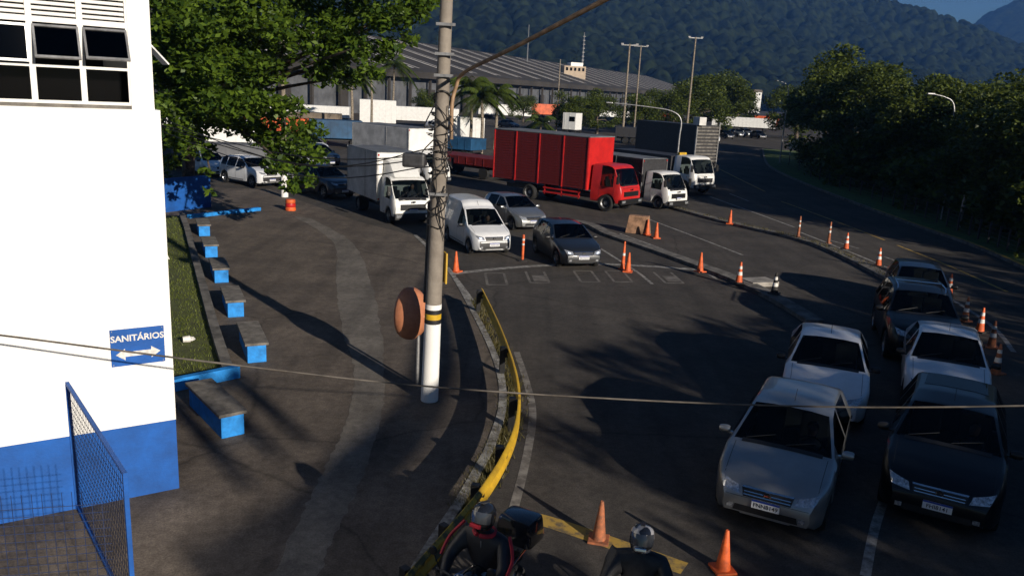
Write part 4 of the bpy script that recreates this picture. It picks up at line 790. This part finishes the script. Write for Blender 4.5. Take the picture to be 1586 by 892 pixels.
def bike(label,loc,rz,case):
    t=thing('motorcycle',label,'motorcycle',loc,rz,'motorcycles'); 
    for x in(.72,-.62): 
        e=bpy.data.objects.new('wheel',None); COL.objects.link(e); e.parent=t; e.location=(x,0,.3); MB().lathe([(.22,-.05),(.28,-.055),(.3,-.02),(.3,.02),(.28,.055),(.22,.05)],24,(0,0,0),'Y').build('tyre',M['rubber'],e,smooth=40); rm=MB(); rm.lathe([(.21,-.03),(.23,-.04),(.23,.04),(.21,.03)],24,(0,0,0),'Y'); [rm.box((math.cos(k*1.047)*.11,0,math.sin(k*1.047)*.11),(.22,.02,.025),rot=Matrix.Rotation(-k*1.047,3,'Y')) for k in range(6)]; rm.build('rim',M['alloy'],e)
    f=MB(); f.tube([(.55,0,.78),(.1,0,.55),(-.2,0,.5),(-.62,0,.3)],.03,8); f.tube([(.5,0,.85),(-.1,0,.72),(-.75,0,.75)],.025,8); f.build('frame',M['metal_dark'],t,smooth=40); MB().box((.08,0,.38),(.38,.28,.34)).build('engine',M['steel'],t,bevel=.05)
    tk_=MB(); tk_.lathe([(0,-.27),(.10,-.22),(.155,-.05),(.15,.10),(.08,.24),(0,.27)],16,(.22,0,.86),'X'); tk_.build('fuel_tank',M['helm_b'],t,smooth=50); MB().box((-.30,0,.76),(.75,.26,.09)).build('seat',M['black'],t,bevel=.03)
    fk=MB(); [fk.tube([(.72,sd*.08,.3),(.50,sd*.08,.98)],.022,8) for sd in(1,-1)]; fk.build('fork',M['chrome'],t,smooth=40)
    hb=MB(); hb.tube(catmull([(.44,.36,1.0),(.50,.18,1.03),(.52,0,1.0),(.50,-.18,1.03),(.44,-.36,1.0)],5),.014,8); hb.build('handlebar',M['metal_dark'],t,smooth=40)
    MB().lathe([(0,-.02),(.05,-.02),(.055,.03),(.045,.03)],14,(.54,.0,1.05),'Z').build('gauge',M['chrome'],t,smooth=40); MB().lathe([(0,.07),(.06,.065),(.085,.0),(.05,-.07),(0,-.08)],16,(.68,0,.90),'X').build('headlight',M['lamp'],t,smooth=40)
    for sd in(1,-1): 
        m_=MB(); m_.tube([(.47,sd*.3,1.02),(.50,sd*.36,1.2)],.008,6); m_.lathe([(0,.02),(.045,.015),(.055,-.01),(0,-.012)],14,(.50,sd*.38,1.24),'X'); m_.v=[(x,y,z) for x,y,z in m_.v]; m_.build('mirror',M['black'],t,smooth=50)
    ex=MB(); ex.tube([(.2,-.14,.3),(-.2,-.17,.28),(-.7,-.2,.42)],[.025,.03,.05],10); ex.build('exhaust',M['chrome'],t,smooth=40)
    MB().tube([(-.35,.16,.80),(-.75,.14,.86),(-.82,0,.87),(-.75,-.14,.86),(-.35,-.16,.80)],.014,6).build('grab_rail',M['chrome'],t,smooth=50)
    if case:
        cs=MB(); cs.box((-.78,0,1.06),(.42,.52,.34),taper=.86); cs.build('top_case',M['helm_b'],t,bevel=.07,smooth=50)
    return t
b1=G(752,800,1.6); rz1=math.atan2(-.86,-.50)
bike('black motorcycle with black top case at the lower edge',(b1.x+.02,b1.y+.1,0),rz1,True); rider('motorcyclist in black jacket with red collar and black helmet','' or (b1.x+.02,b1.y+.1,0),rz1,M['helm_b'],True)
b2=G(997,832,1.6); rz2=math.atan2(-.97,-.22)
bike('motorcycle under the rider with patterned helmet, mostly below the frame',(b2.x,b2.y+.08,0),rz2,False); rider('motorcyclist in plain black jacket with patterned helmet',(b2.x,b2.y+.08,0),rz2,M['helm_w'],False)
# ---------------------------------------------------------------- trees
def leaves_mesh(name,clumps,per,size,m,seed,flat=.5,aspect=.5):
    r=np.random.default_rng(seed); C=[]
    for (c,rad) in clumps:
        n=int(per*rad*rad); d=r.normal(size=(n,3)); d/=np.linalg.norm(d,axis=1)[:,None]; q=rad*np.power(r.random(n),.42)[:,None]*d; q[:,2]*=.75; C.append(np.array(c)+q)
    P=np.concatenate(C); n=len(P); s=size*r.uniform(.6,1.25,n)[:,None]
    nr=r.normal(size=(n,3)); nr[:,2]=np.abs(nr[:,2])+flat; nr/=np.linalg.norm(nr,axis=1)[:,None]
    t=np.cross(nr,r.normal(size=(n,3))); t/=np.linalg.norm(t,axis=1)[:,None]; b=np.cross(nr,t)
    V=np.stack([P-t*s*.5,P+b*s*aspect*.5-nr*s*.06+t*s*.08,P+t*s*.5-nr*s*.1,P-b*s*aspect*.5-nr*s*.06+t*s*.08],1).reshape(-1,3); F=np.arange(4*n).reshape(-1,4)
    me=bpy.data.meshes.new(name); me.vertices.add(4*n); me.vertices.foreach_set('co',V.ravel()); me.loops.add(4*n); me.loops.foreach_set('vertex_index',F.ravel().astype(np.int32)); me.polygons.add(n); me.polygons.foreach_set('loop_start',(np.arange(n)*4).astype(np.int32)); me.update(calc_edges=True); me.materials.append(m); return me
def wood_mesh(base,fork,ends,r0,seed,m):
    rr=random.Random(seed); mb=MB(); base=Vector(base); fork=Vector(fork); mid=(base+fork)/2+Vector((rr.uniform(-.2,.2),rr.uniform(-.2,.2),0)); mb.tube(catmull([base,mid,fork],4),[r0*(1.25-.5*k/8) for k in range(9)],10)
    for e in ends:
        e=Vector(e); k=fork.lerp(e,.45)+Vector((rr.uniform(-.4,.4),rr.uniform(-.4,.4),.4)); mb.tube(catmull([fork,k,e],4),[r0*.55*(1-.85*q/8) for q in range(9)],6)
    return mb.mesh('trunk',m,50)
# big almond tree over the left lane (crown positions in metres)
rr=random.Random(12)
tp=G(292,318); tree=thing('tree','large leafy almond tree overhanging the benches at upper left','tree',(tp.x,tp.y,0))
def lc(px,py,dist): return AT(px,py,dist)-Vector((tp.x,tp.y,0))
cl=[]
outline=[(270,10,2.2),(330,25,2.2),(400,20,2.2),(470,15,2.1),(540,20,2.0),(600,22,1.6),(640,18,1.1),(280,70,2.2),(350,80,2.1),(420,75,1.9),(490,75,1.9),(545,70,1.5),(600,75,1.0),(635,60,.7),(265,130,1.8),(320,140,2.0),(385,130,1.7),(300,190,1.6),(355,180,1.7),(410,165,1.1),(450,170,1.1),(500,110,1.3),(540,120,1.0),(575,110,.8),(395,200,1.3),(440,215,1.5),(480,205,1.2),(455,250,1.3),(490,240,.9),(425,255,.8),(450,285,.75),(480,280,.55),(262,210,1.2),(320,265,.45),(325,295,.35),(320,235,.6),(265,250,.7),(640,5,1.3),(665,0,.8),(300,-60,3),(400,-70,3),(500,-70,2.8),(590,-60,2.4),(250,-20,2.2),(255,50,1.8),(300,40,2),(360,50,2),(260,100,1.8),(310,105,1.9),(370,105,1.6),(280,165,1.6),(335,160,1.6),(255,165,1.3),(290,225,1.1),(375,160,1.3),(420,110,1.3),(450,45,1.8),(520,45,1.6)]
for px,py,rad in outline:
    dist=32+rr.uniform(-3.5,3.5)
    if py>150: dist=30.5+rr.uniform(-2,2)
    cl.append((tuple(lc(px,py,dist)),rad*.62))
    for _ in range(3): o=lc(px+rr.uniform(-34,34)*rad*.5,py+rr.uniform(-26,26)*rad*.5,dist+rr.uniform(-2,2)); cl.append((tuple(o),rad*rr.uniform(.25,.42)))
link('crown',leaves_mesh('crown',cl,300,.31,M['leaf'],5),tree)
link('trunk',wood_mesh((0,0,0),(1.0,-1.5,4.2),[c for c,_ in cl[::9]],.28,3,M['bark']),tree)
bsp=G(258,322); bush=thing('shrub','small leafy shrub at the building corner under the tree','shrub',(bsp.x,bsp.y,.1)); link('foliage',leaves_mesh('foliage',[((0,0,.9),.7),((.3,-.2,.4),.6),((-.3,0,1.5),.6)],260,.22,M['leaf'],9),bush); link('stem',wood_mesh((0,0,0),(0,0,.6),[(.3,-.2,.9),(-.3,0,1.4)],.05,2,M['bark']),bush)
# broad trees: three crown shapes shared by the rows
TM=[]
for k in range(3):
    q=random.Random(30+k); cl=[((0,0,5.2),2.4)]
    for i in range(26):
        a=q.uniform(0,6.28); d=q.uniform(.6,3.4); z=3.2+q.uniform(0,5.2)*(1-.4*d/3.4); cl.append(((d*math.cos(a),d*math.sin(a),z),q.uniform(.7,1.5)))
    for i in range(10):
        a=q.uniform(0,6.28); cl.append(((3.1*math.cos(a),3.1*math.sin(a),q.uniform(1.6,3.4)),q.uniform(.6,1.1)))
    TM.append((leaves_mesh('crown',cl,270,.28,M['leaf2'],40+k,aspect=.6),wood_mesh((0,0,0),(.2,.1,2.6),[c for c,_ in cl[1::5]],.2,k,M['bark'])))
q=random.Random(77); cl=[]
for i in range(95):
    a=q.uniform(0,6.28); d=4.2*math.sqrt(q.random()); cl.append(((d*math.cos(a),d*math.sin(a),2.5+q.uniform(0,6.0)*(1-.35*d/4.2)),q.uniform(.35,.75)))
TM.append((leaves_mesh('crown',cl,330,.30,M['leaf2'],44,aspect=.35),wood_mesh((0,0,0),(.2,.1,2.6),[c for c,_ in cl[1::7]],.2,5,M['bark'])))
cl=[]
for i in range(30):
    a=q.uniform(0,6.28); d=2.6*math.sqrt(q.random()); cl.append(((d*math.cos(a),d*math.sin(a),.4+q.uniform(0,2.6)*(1-.4*d/2.6)),q.uniform(.6,1.1)))
TM.append((leaves_mesh('crown',cl,170,.30,M['leaf2'],45,aspect=.6),wood_mesh((0,0,0),(.1,.1,.6),[c for c,_ in cl[1::6]],.08,6,M['bark'])))
def btree(label,x,y,h,k,group,wide=1.0,name='tree'):
    t=thing(name,label,'tree',(x,y,0),rr.uniform(0,6.28),group); s=h/8.6; t.scale=(s*wide,s*wide,s); link('crown',TM[k][0],t); link('trunk',TM[k][1],t); return t
names=['farthest','second','third','fourth','fifth','sixth','seventh','eighth','ninth','tenth','eleventh','twelfth']
row=[(1205,245,14,12.2),(1245,270,9,12.5),(1290,285,9,11.0),(1330,300,8,9.6),(1375,312,8,9.2),(1420,325,7,9.0),(1465,340,7,8.6),(1515,360,6,8.6),(1570,385,6,8.6),(1650,420,6,8.8)]
for i,(px,py,off_,h) in enumerate(row):
    p=G(px,py); btree(f'dense roadside tree behind the right fence, {names[i]} along the row counted from the far end',p.x+off_*.55,p.y+off_*.5,h,i%3,'roadside trees on the right',1.15)
for i,(px,py,h) in enumerate([(1300,262,10),(1390,285,10.5),(1480,310,10.5),(1560,335,10.5),(1180,215,11)]):
    p=G(px,py); btree(f'dark tree in the second row behind the right fence, {names[i]} from the left' if i<4 else 'tall dark tree at the far bend of the road',p.x+9,p.y+8,h,(i+1)%3,'roadside trees on the right',1.3)
hedge=[(1222,262),(1262,280),(1300,294),(1338,306),(1376,319),(1412,331),(1448,344),(1482,357),(1516,370),(1550,384),(1586,400),(1630,420)]
for i,(px,py) in enumerate(hedge):
    p=G(px,py); t=btree(f'dense dark bush under the right trees behind the fence, {names[i]} from the far end',p.x+4.6,p.y+2.6,8.6*(.95+.25*(i%3)),4,'bushes behind the right fence',1.15,'bush'); t['category']='bush'
# the same avenue goes on past the right edge of the view and behind it; it shades the lanes
for i,(c_,s_,h,k_) in enumerate([(12.6,-20,11,3),(16,-18.5,11.5,3),(14.8,-22.5,10,0),(46,2,9,0),(53,6,9,1),(60,13,9,2),(19.5,-17.5,10.5,3),(25,-16.5,10.5,3),(31,-14.5,10.5,3),(37,-12,10,3),(43,-10,10,3),(50,-6,10,3),(57,0,10,3),(15.5,-25,10.5,0),(21,-25,11,1),(27,-24,11,2),(33,-22,11,0),(39,-20,11,1),(46,-17,11,2),(17.5,-31,12,1),(24,-32,12.5,2),(31,-30,12.5,0),(19,-20,7,1),(26,-19,7,2),(33,-17,7,0),(40,-14,7,1)]):
    x,y=.785*c_-.62*s_,.62*c_+.785*s_
    btree('avenue tree outside the view that shades the lanes',x,y,h,k_,'avenue trees outside the view',1.25)
# yard trees
for i,(px,py,d,h,l) in enumerate([(885,190,130,7,'dark tree in front of the warehouse, left of the tall lamp posts'),(925,195,135,7.5,'dark round tree between the lamp posts and the warehouse'),(1075,195,150,12,'broad green tree left of the far road'),(1115,198,165,13,'broad green tree nearest the far road'),(1040,200,145,9,'smaller tree beside the tall lamp post')]):
    p=AT(px,py,d); btree(l,p.x,p.y,h,i%3,'yard trees',1.2)
for i,(px,py,d,h,l) in enumerate([(990,196,140,8,'dark tree right of the twin lamp pole'),(1140,190,230,11,'distant tree at the end of the far road'),(810,186,170,6,'low dark tree below the warehouse eave'),(660,190,160,6,'low dark tree behind the concrete pole')]):
    p=AT(px,py,d); btree(l,p.x,p.y,h,i%3,'yard trees',1.2)
# palms
FR=None
def palm(label,px,py,h,crown=2.2,n=15,seed=0):
    q=random.Random(seed); p=G(px,py); t=thing('palm_tree',label,'palm tree',p,0,'palms in the yard'); bend=Vector((q.uniform(-.3,.3),q.uniform(-.3,.3),h)); MB().tube(catmull([(0,0,0),bend*.5+Vector((.1,0,0)),bend],5),[.19-.007*k for k in range(11)],9).build('trunk',M['palm_bark'],t,smooth=50)
    r=np.random.default_rng(seed); V=[];F=[]
    for k in range(n):
        a=k*2.399+q.uniform(-.2,.2); el=q.uniform(-.45,1.15); L_=crown*q.uniform(.8,1.1); prev=None
        for s in range(17):
            u=s/16; x=L_*u*math.cos(el)*(1); z=L_*u*math.sin(el)-1.1*L_*.55*u*u; c=bend+Vector((x*math.cos(a),x*math.sin(a),z))
            if s>1:
                for sd in(1,-1):
                    ll=.8*crown/2.2*(1-.6*abs(u-.45))*q.uniform(.8,1.1); d=Vector((-math.sin(a)*sd*.8+math.cos(a)*.45,math.cos(a)*sd*.8+math.sin(a)*.45,-.55)).normalized()
                    for e in(0,.33,.66):
                        cc=c.lerp(prev,e); o=len(V); w_=Vector((math.cos(a),math.sin(a),0))*.05; V+=[cc-w_,cc+w_,cc+d*ll]; F.append((o,o+1,o+2))
            prev=c
    me=bpy.data.meshes.new('fronds'); me.from_pydata([tuple(v) for v in V],[],F); me.materials.append(M['palm_leaf']); link('fronds',me,t); return t
palm('palm with pale trunk behind the ribbed box truck, left',545,215,7.5,2.8,20,1); palm('palm with straight grey trunk in front of the warehouse',606,195,9.3,3.6,22,2); palm('tallest palm of the group just right of the concrete pole',728,232,6.6,2.9,24,3); palm('middle palm of the group right of the concrete pole',745,238,5.6,2.8,24,4); palm('right palm of the group beside the red truck',765,232,6.0,2.8,24,5); palm('short bushy palm above the red truck',835,208,1.8,3.4,26,6); palm('thin palm left of the concrete pole',575,205,8,2.2,16,7)
# ---------------------------------------------------------------- warehouse
VD=ray(1361,173); VD.z=0; VD.normalize(); PD=Vector((-VD.y,VD.x,0))
ZE=9.5; d0=ray(700,115); E0=Vector((0,0,CAM_H))+d0*((ZE-CAM_H)/d0.z); HWD=38
d1=ray(640,65); nrm=PD; tt=((E0+PD*HWD-Vector((0,0,CAM_H))).dot(PD))/d1.dot(PD); Rp=Vector((0,0,CAM_H))+d1*tt; ZR=Rp.z
wh=thing('warehouse','long low warehouse with grey pitched roof and pale light strips','warehouse',(0,0,0))
s0,s1=-70,330
def WP(s,k,z): return E0+VD*s+PD*(HWD*k)+Vector((0,0,z-ZE))
mb=MB(); mb.add([WP(s0,-.04,ZE-.1),WP(s1,-.04,ZE-.1),WP(s1,1,ZR),WP(s0,1,ZR),WP(s0,2.04,ZE-.1),WP(s1,2.04,ZE-.1)],[(0,1,2,3),(3,2,5,4)]); mb.build('roof',M['wroof'],wh)
RZ=lambda k:ZE-.1+(ZR-ZE+.1)*(k+.04)/1.04+.2
for k in range(26):
    s=s0+6+k*15.2
    for ds,w_ in((0,1.5),(3.2,.8)):
        q=[WP(s+ds,.02,RZ(.02)),WP(s+ds+w_,.02,RZ(.02)),WP(s+ds+w_,.93,RZ(.93)),WP(s+ds,.93,RZ(.93))]; MB().add(q,[(0,1,2,3)]).build('roof_light_strip',M['wstrip'],wh)
def wbox(s_0,s_1,k0,k1,z0,z1,nm,m): 
    c=(WP(s_0,k0,z0)+WP(s_1,k1,z1))/2; c.z=(z0+z1)/2; return MB().box(c,(s_1-s_0,abs(k1-k0)*HWD,z1-z0),math.atan2(VD.y,VD.x)).build(nm,m,wh)
wbox(s0,s1,-.045,-.03,ZE-1.6,ZE-.12,'fascia',M['wroof']); wbox(s0,s1,.02,.04,0,ZE-.2,'front_wall',M['wwall'])
for k in range(44): wbox(s0+4+k*9,s0+4.5+k*9,-.02,-.005,0,ZE-.3,'column',M['wroof'])
for k in range(40): 
    if k%3!=1: wbox(s0+5+k*9,s0+8.2+k*9,.008,.018,.2,5.4,'loading_door',M['steel'] if k%2 else M['wroof'])
# ---------------------------------------------------------------- yard: trailers, containers, parked vehicles
rng=random.Random(21)
YC={'white':M['twhite'],'blue':mat('container_blue',(.02,.16,.45),.6,.1,.5),'orange':mat('machine_orange',(.6,.1,.02),.55,.2,.8),'grey':M['wwall'],'brown':mat('stacked_timber',(.2,.16,.12),.9,.2,.6),'dark':M['metal_dark'],'dkred':M['redplank'],'teal':mat('teal_tarp',(.012,.07,.16),.6,.25,.6)}
def trailer(label,px,py,ln,h,rz,col,z0=.9,cat='trailer',wd=2.5,d=None):
    p=G(px,py) if d is None else AT(px,py,d); t=thing('trailer',label,cat,(p.x,p.y,0),rz,'vehicles parked in the yard'); MB().box((0,0,z0+(h-z0)/2),(ln,wd,h-z0)).build('box',YC[col],t,bevel=.04); MB().box((0,0,z0-.12),(ln*.96,wd*.6,.2)).build('chassis',M['metal_dark'],t); r_=MB()
    for k in range(int(ln/.8)): r_.box((-ln/2+.4+k*.8,0,z0+(h-z0)/2),(.06,wd+.05,h-z0-.1))
    r_.build('ribs',YC[col],t)
    for x in(-ln*.36,-ln*.26,ln*.34):
        for sd in(1,-1): MB().lathe([(0,-.14),(.42,-.14),(.45,0),(.42,.14),(0,.14)],12,(x,sd*wd*.4,.45),'Y').build('wheel',M['rubber'],t)
    return t
hz=math.atan2(VD.y,VD.x)
trailer('white trailer wall left of the concrete pole behind the ribbed truck',640,196,14,3.0,R(8),'white'); trailer('white box trailer with blue base left of the palm trunk',585,200,5,4.0,R(10),'white'); trailer('white trailer at the left behind the foliage',480,190,12,2.6,R(5),'white'); trailer('blue covered container behind the ribbed box truck',520,228,5,2.6,R(15),'teal'); trailer('white trailer with blue base behind the palm group',715,228,4.5,3.2,R(10),'white'); trailer('blue tarpaulin covered load right of the pole',705,245,5,1.9,R(-30),'teal')
trailer('long white trailer in front of the warehouse doors, left of the lamp posts',900,186,13,2.6,R(20),'white'); trailer('white trailer beside the lamp posts by the warehouse',960,187,12,2.4,R(20),'white'); trailer('orange load by the warehouse left of the white trailers',840,183,8,3.4,R(20),'orange'); trailer('orange machine load in the yard at far left',440,215,8,2.2,R(10),'orange',z0=.8); trailer('stack of brown timber behind the ribbed box truck',470,205,9,2.4,R(5),'brown'); tcab=trailer('white cab block with square window above the red truck',885,210,2.2,3.4,R(-30),'white',wd=2.2); MB().box((.5,-1.12,2.5),(.9,.06,.7)).build('cab_window',M['dglass'],tcab); trailer('long grey flat trailer in the yard behind the red truck',930,196,14,2.0,R(-6),'grey'); trailer('white trailer behind the far road trees',1150,203,14,3.0,R(-12),'white'); trailer('dark trailer parked on the road side behind the white trucks',1010,225,10,2.2,R(-12),'dark'); trailer('orange truck load at far right of the yard',1020,197,8,3.0,R(-8),'orange'); trailer('orange truck beside the white trailer at the far road',1185,200,6,3.2,R(-12),'orange'); trailer('dark blue low container behind the foliage at left',330,260,7,1.7,R(20),'grey'); trailer('white container behind the foliage at left',300,245,9,3.0,R(20),'white'); trailer('white container left of the palms in the yard',780,185,12,3.2,R(15),'white'); trailer('red trailer flatbed between the pole and red truck',725,272,7,1.5,R(-38),'dkred',z0=.9)
for i,(px,py,l,pn,hd_) in enumerate([(1107,221,'white car coming down the far road','white',(-.1,-1)),(1132,216,'dark car parked first on the far right road end','black',(.3,-1)),(1150,213,'grey car parked beside the far white trailer','grey',(.3,-1)),(1163,212,'second grey car at the far white trailer','grey',(.3,-1)),(1182,216,'dark car under the trees at the road bend','black',(.2,-1)),(1128,207,'dark car farthest on the road','navy',(.2,-1))]):
    p=G(px,py); car('hatch' if i%2 else 'sedan',l,pn,(p.x,p.y),hd_,group='cars on the far road',detail=False)
for i,(px,py,pn,l) in enumerate([(800,200,'navy','dark car parked in the yard left of the short palm'),(850,192,'black','dark car in the yard below the orange load'),(690,205,'white','white car parked behind the concrete pole'),(500,240,'white','white car in the yard behind the foliage'),(515,262,'navy','dark car behind the white box truck at left'),(490,268,'white','white car in the second lane behind the foliage'),(345,275,'white','white car behind the foliage by the blue wall')]):
    p=G(px,py); car(['sedan','suv','hatch'][i%3],l,pn,(p.x,p.y),(.7,-.7),group='cars in the yard',detail=False)
# lamp posts and poles
def lpole(label,px,pbase,ptop,r=.16,arm=True,dbl=False):
    b=G(px,pbase); v=AT(px,ptop,b.y); h=v.z; t=thing('light_pole',label,'pole',b,0,'tall poles in the yard'); MB().tube([(0,0,0),(.0,0,h*.5),(0,0,h)],[r,r*.8,r*.6],8).build('shaft',M['palm_bark'],t,smooth=50)
    if arm: MB().box((0,0,h-.15),(2.2,.12,.14)).build('crossarm',M['steel'],t); [MB().box((x,0,h-.0),(.35,.25,.16)).build('lamp',M['steel'],t) for x in(-1,1)]
    return t
lpole('tall wooden pole with crossarm, the highest one in the yard',1062,215,57,.2); lpole('tall pole with twin lamps left of the highest pole',963,222,68,.18); lpole('thin pole close behind the twin lamp pole',981,212,70,.15); lpole('thin pole in front of the warehouse above the red truck',861,205,92,.13,False); lpole('short pole beside the broad yard trees',1083,205,125,.14,False); lp_=lpole('pole with white painted base behind the big tree foliage',441,308,40,.16,False)
MB().lathe([(.19,0),(.19,1.3),(.16,1.32)],14).build('white_base',M['white'],lp_,smooth=40)
b=G(450,326,.1); dr=thing('red_drum','red and white striped warning drum beside the white pole base','drum',b)
for k in range(3): MB().lathe([(.0,0),(.24-.01*k,.0),(.26-.01*k,.05),(.24-.01*k,.17),(0,.17)],16,(0,0,.18*k)).build('drum_ring',M['orange'] if k!=1 else M['red'],dr,smooth=40)
def street_lamp(label,px,pbase,ptop,dx,d=None):
    b=G(px,pbase); h=AT(px,ptop,b.y).z; t=thing('street_lamp',label,'street lamp',b,0,'curved street lamps'); MB().tube(catmull([(0,0,0),(0,0,h*.6),(0,0,h*.85),(dx*.15,0,h*.96),(dx*.5,0,h),(dx,0,h+.15)],6),[.08-.0016*k for k in range(31)],8).build('pole',M['steel'],t,smooth=50); MB().box((dx*1.08,0,h+.15),(.5,.2,.10)).build('lamp_head',M['steel'],t,bevel=.04); return t
street_lamp('curved grey street lamp standing in front of the white trucks',1045,285,168,-5.0); street_lamp('curved street lamp rising above the right tree row',1452,322,150,-1.6); street_lamp('curved street lamp at the bend before the first right tree',1207,255,128,-1.2)
# fence along the verge, sign board and posts
fpts=[G(*p,.12) for p in [(1208,250),(1255,275),(1300,292),(1350,309),(1400,327),(1450,346),(1500,366),(1545,384),(1590,403),(1640,425)]]
fn=thing('verge_fence','low dark wire fence between the grass verge and the trees','fence',(0,0,0))
for a,b_ in zip(fpts[:-1],fpts[1:]):
    for k in range(3):
        p=a.lerp(b_,k/3); MB().box((p.x,p.y,.12+.55),(.07,.07,1.0)).build('post',M['metal_dark'],fn)
    wm=MB(); [wm.tube([a+Vector((0,0,z)),b_+Vector((0,0,z))],.008,4) for z in(.2,.4,.6,.8,1.0)]; wm.build('wires',M['metal_dark'],fn)
p=G(1485,352,.12); tag(MB().tube([p,p+Vector((.05,0,1.9))],.09,10).build('white_post',M['steel'],smooth=40),'pale post standing in front of the right fence','post'); p=G(1457,340,.12); tag(MB().tube([p,p+Vector((0,0,1.5))],.04,8).build('thin_post',M['steel'],smooth=40),'thin grey post left of the pale post at the right fence','post')
p=G(1229,250,.12); sgn=thing('notice_board','small pale notice board under the first right trees','sign',p); MB().box((0,0,1.9),(1.5,.06,1.2)).build('panel',M['cwhite'],sgn,bevel=.01); [MB().box((x,.04,.7),(.08,.06,1.4)).build('leg',M['steel'],sgn) for x in(-.5,.5)]
# houses at the foot of the mountain, broadcast mast
for i,(px,py,l) in enumerate([(1150,147,'small white house at the foot of the mountain, left of three'),(1163,146,'small white house at the foot of the mountain, middle of three'),(1172,143,'small white house at the foot of the mountain, right of three')]):
    p=AT(px,py,560); t=thing('house',l,'house',(p.x,p.y,0),rr.uniform(-.4,.4),'houses below the mountain'); MB().box((0,0,p.z/2),(6,5,p.z)).build('wall',M['white'],t); MB().add([(-3.4,-2.9,p.z),(3.4,-2.9,p.z),(3.4,2.9,p.z),(-3.4,2.9,p.z),(-3.4,0,p.z+1.6),(3.4,0,p.z+1.6)],[(0,1,5,4),(2,3,4,5),(0,4,3),(1,2,5)]).build('roof',YC['brown'],t); [MB().box((x,-2.53,p.z-1.4),(1,.06,1.1)).build('window',M['dglass'],t) for x in(-1.5,1.5)]
p=AT(887,103,330); t=thing('hilltop_building','small pale building with lattice mast behind the warehouse roof','building',(p.x,p.y,0),.3); MB().box((0,0,p.z/2),(9,6,p.z)).build('wall',mat('ochre_wall',(.42,.33,.24),.8,.1,.3),t); MB().box((1,0,p.z+.7),(5,4,1.4)).build('upper_storey',M['white'],t); [MB().box((-3.4+1.7*k,-3.04,p.z-1.2),(.9,.1,1.2)).build('window',M['dglass'],t) for k in range(5)]
mm=MB(); mm.tube([(4,0,p.z),(4,0,p.z+13)],[.35,.12],5); [mm.box((4,0,p.z+1+k*1.5),(.9,.9,.1)) for k in range(8)]; mm.build('mast',M['steel'],t)
p=AT(817,84,330); tag(MB().tube([(p.x,p.y,0),(p.x,p.y,p.z+11)],[.4,.15],6).build('radio_mast',M['steel'],smooth=50),'thin radio mast behind the warehouse ridge','mast')
# ---------------------------------------------------------------- unseen slab added behind the viewer, cut to the outline of the paving shade
off_s=Vector((SUN.x/math.tan(EL)/math.cos(EL),SUN.y/math.tan(EL)/math.cos(EL),0))   # metres of ground offset per metre of height
HB=9.0
def lift(px,py): p=G(px,py,.1)+off_s*(HB-.1); return (p.x,p.y)
blade=[(672,430),(690,470),(708,520),(712,575),(697,640),(662,700),(618,748),(700,800),(690,900),(560,1000),(380,960),(300,892),(395,840),(448,809),(505,765),(540,725),(590,683),(648,628),(660,560),(662,480)]
fb=thing('shade_slab','unseen curved slab added to cast the shade on the paving','shade_caster',(0,0,0)); poly=[lift(*p) for p in blade]; MB().prism(poly,HB,HB+.22).build('shade_blocker',M['concrete'],fb)
cx=sum(p[0] for p in poly)/len(poly); cy=sum(p[1] for p in poly)/len(poly)
for k in(7,11): MB().box((poly[k][0]*.8+cx*.2,poly[k][1]*.8+cy*.2,HB/2),(.4,.4,HB)).build('column',M['concrete'],fb)
# people on the added slab, whose heads break the outline of the shade
SJ=[((0,0,.95),.15,.17),((0,0,1.2),.14,.18),((0,0,1.42),.10,.19),((0,0,1.52),.055),((0,0,1.63),.09),((0,0,1.74),.08),((0,.22,1.40),.065),((.1,.30,1.15),.05),((.3,.25,1.1),.042),((0,-.22,1.40),.065),((.1,-.30,1.15),.05),((.3,-.25,1.1),.042),((0,.1,.5),.08),((0,.1,.06),.06),((0,-.1,.5),.08),((0,-.1,.06),.06)]
SE=[(0,1),(1,2),(2,3),(3,4),(4,5),(2,6),(6,7),(7,8),(2,9),(9,10),(10,11),(0,12),(12,13),(0,14),(14,15)]
PM=person_mesh('body',SJ,SE,M['shirt'])
for px,py in((470,745),(425,800),(520,722)):
    q=lift(px,py); t=thing('person','person standing on the added slab outside the view','person',(q[0],q[1],HB+.22),R(120),'people on the added slab'); link('body',PM,t)

# ---------------------------------------------------------------- air between here and the mountain
hm=bpy.data.materials.new('haze_air'); hm.use_nodes=True; ht=hm.node_tree; ht.nodes.remove(ht.nodes['Principled BSDF']); pv=ht.nodes.new('ShaderNodeVolumePrincipled'); pv.inputs['Color'].default_value=(.14,.38,1,1); pv.inputs['Density'].default_value=.00013; ht.links.new(pv.outputs[0],ht.nodes['Material Output'].inputs['Volume'])
hz_=MB().box((1000,1600,348),(6400,4400,702)).build('haze',hm); tag(hz_,kind='stuff')
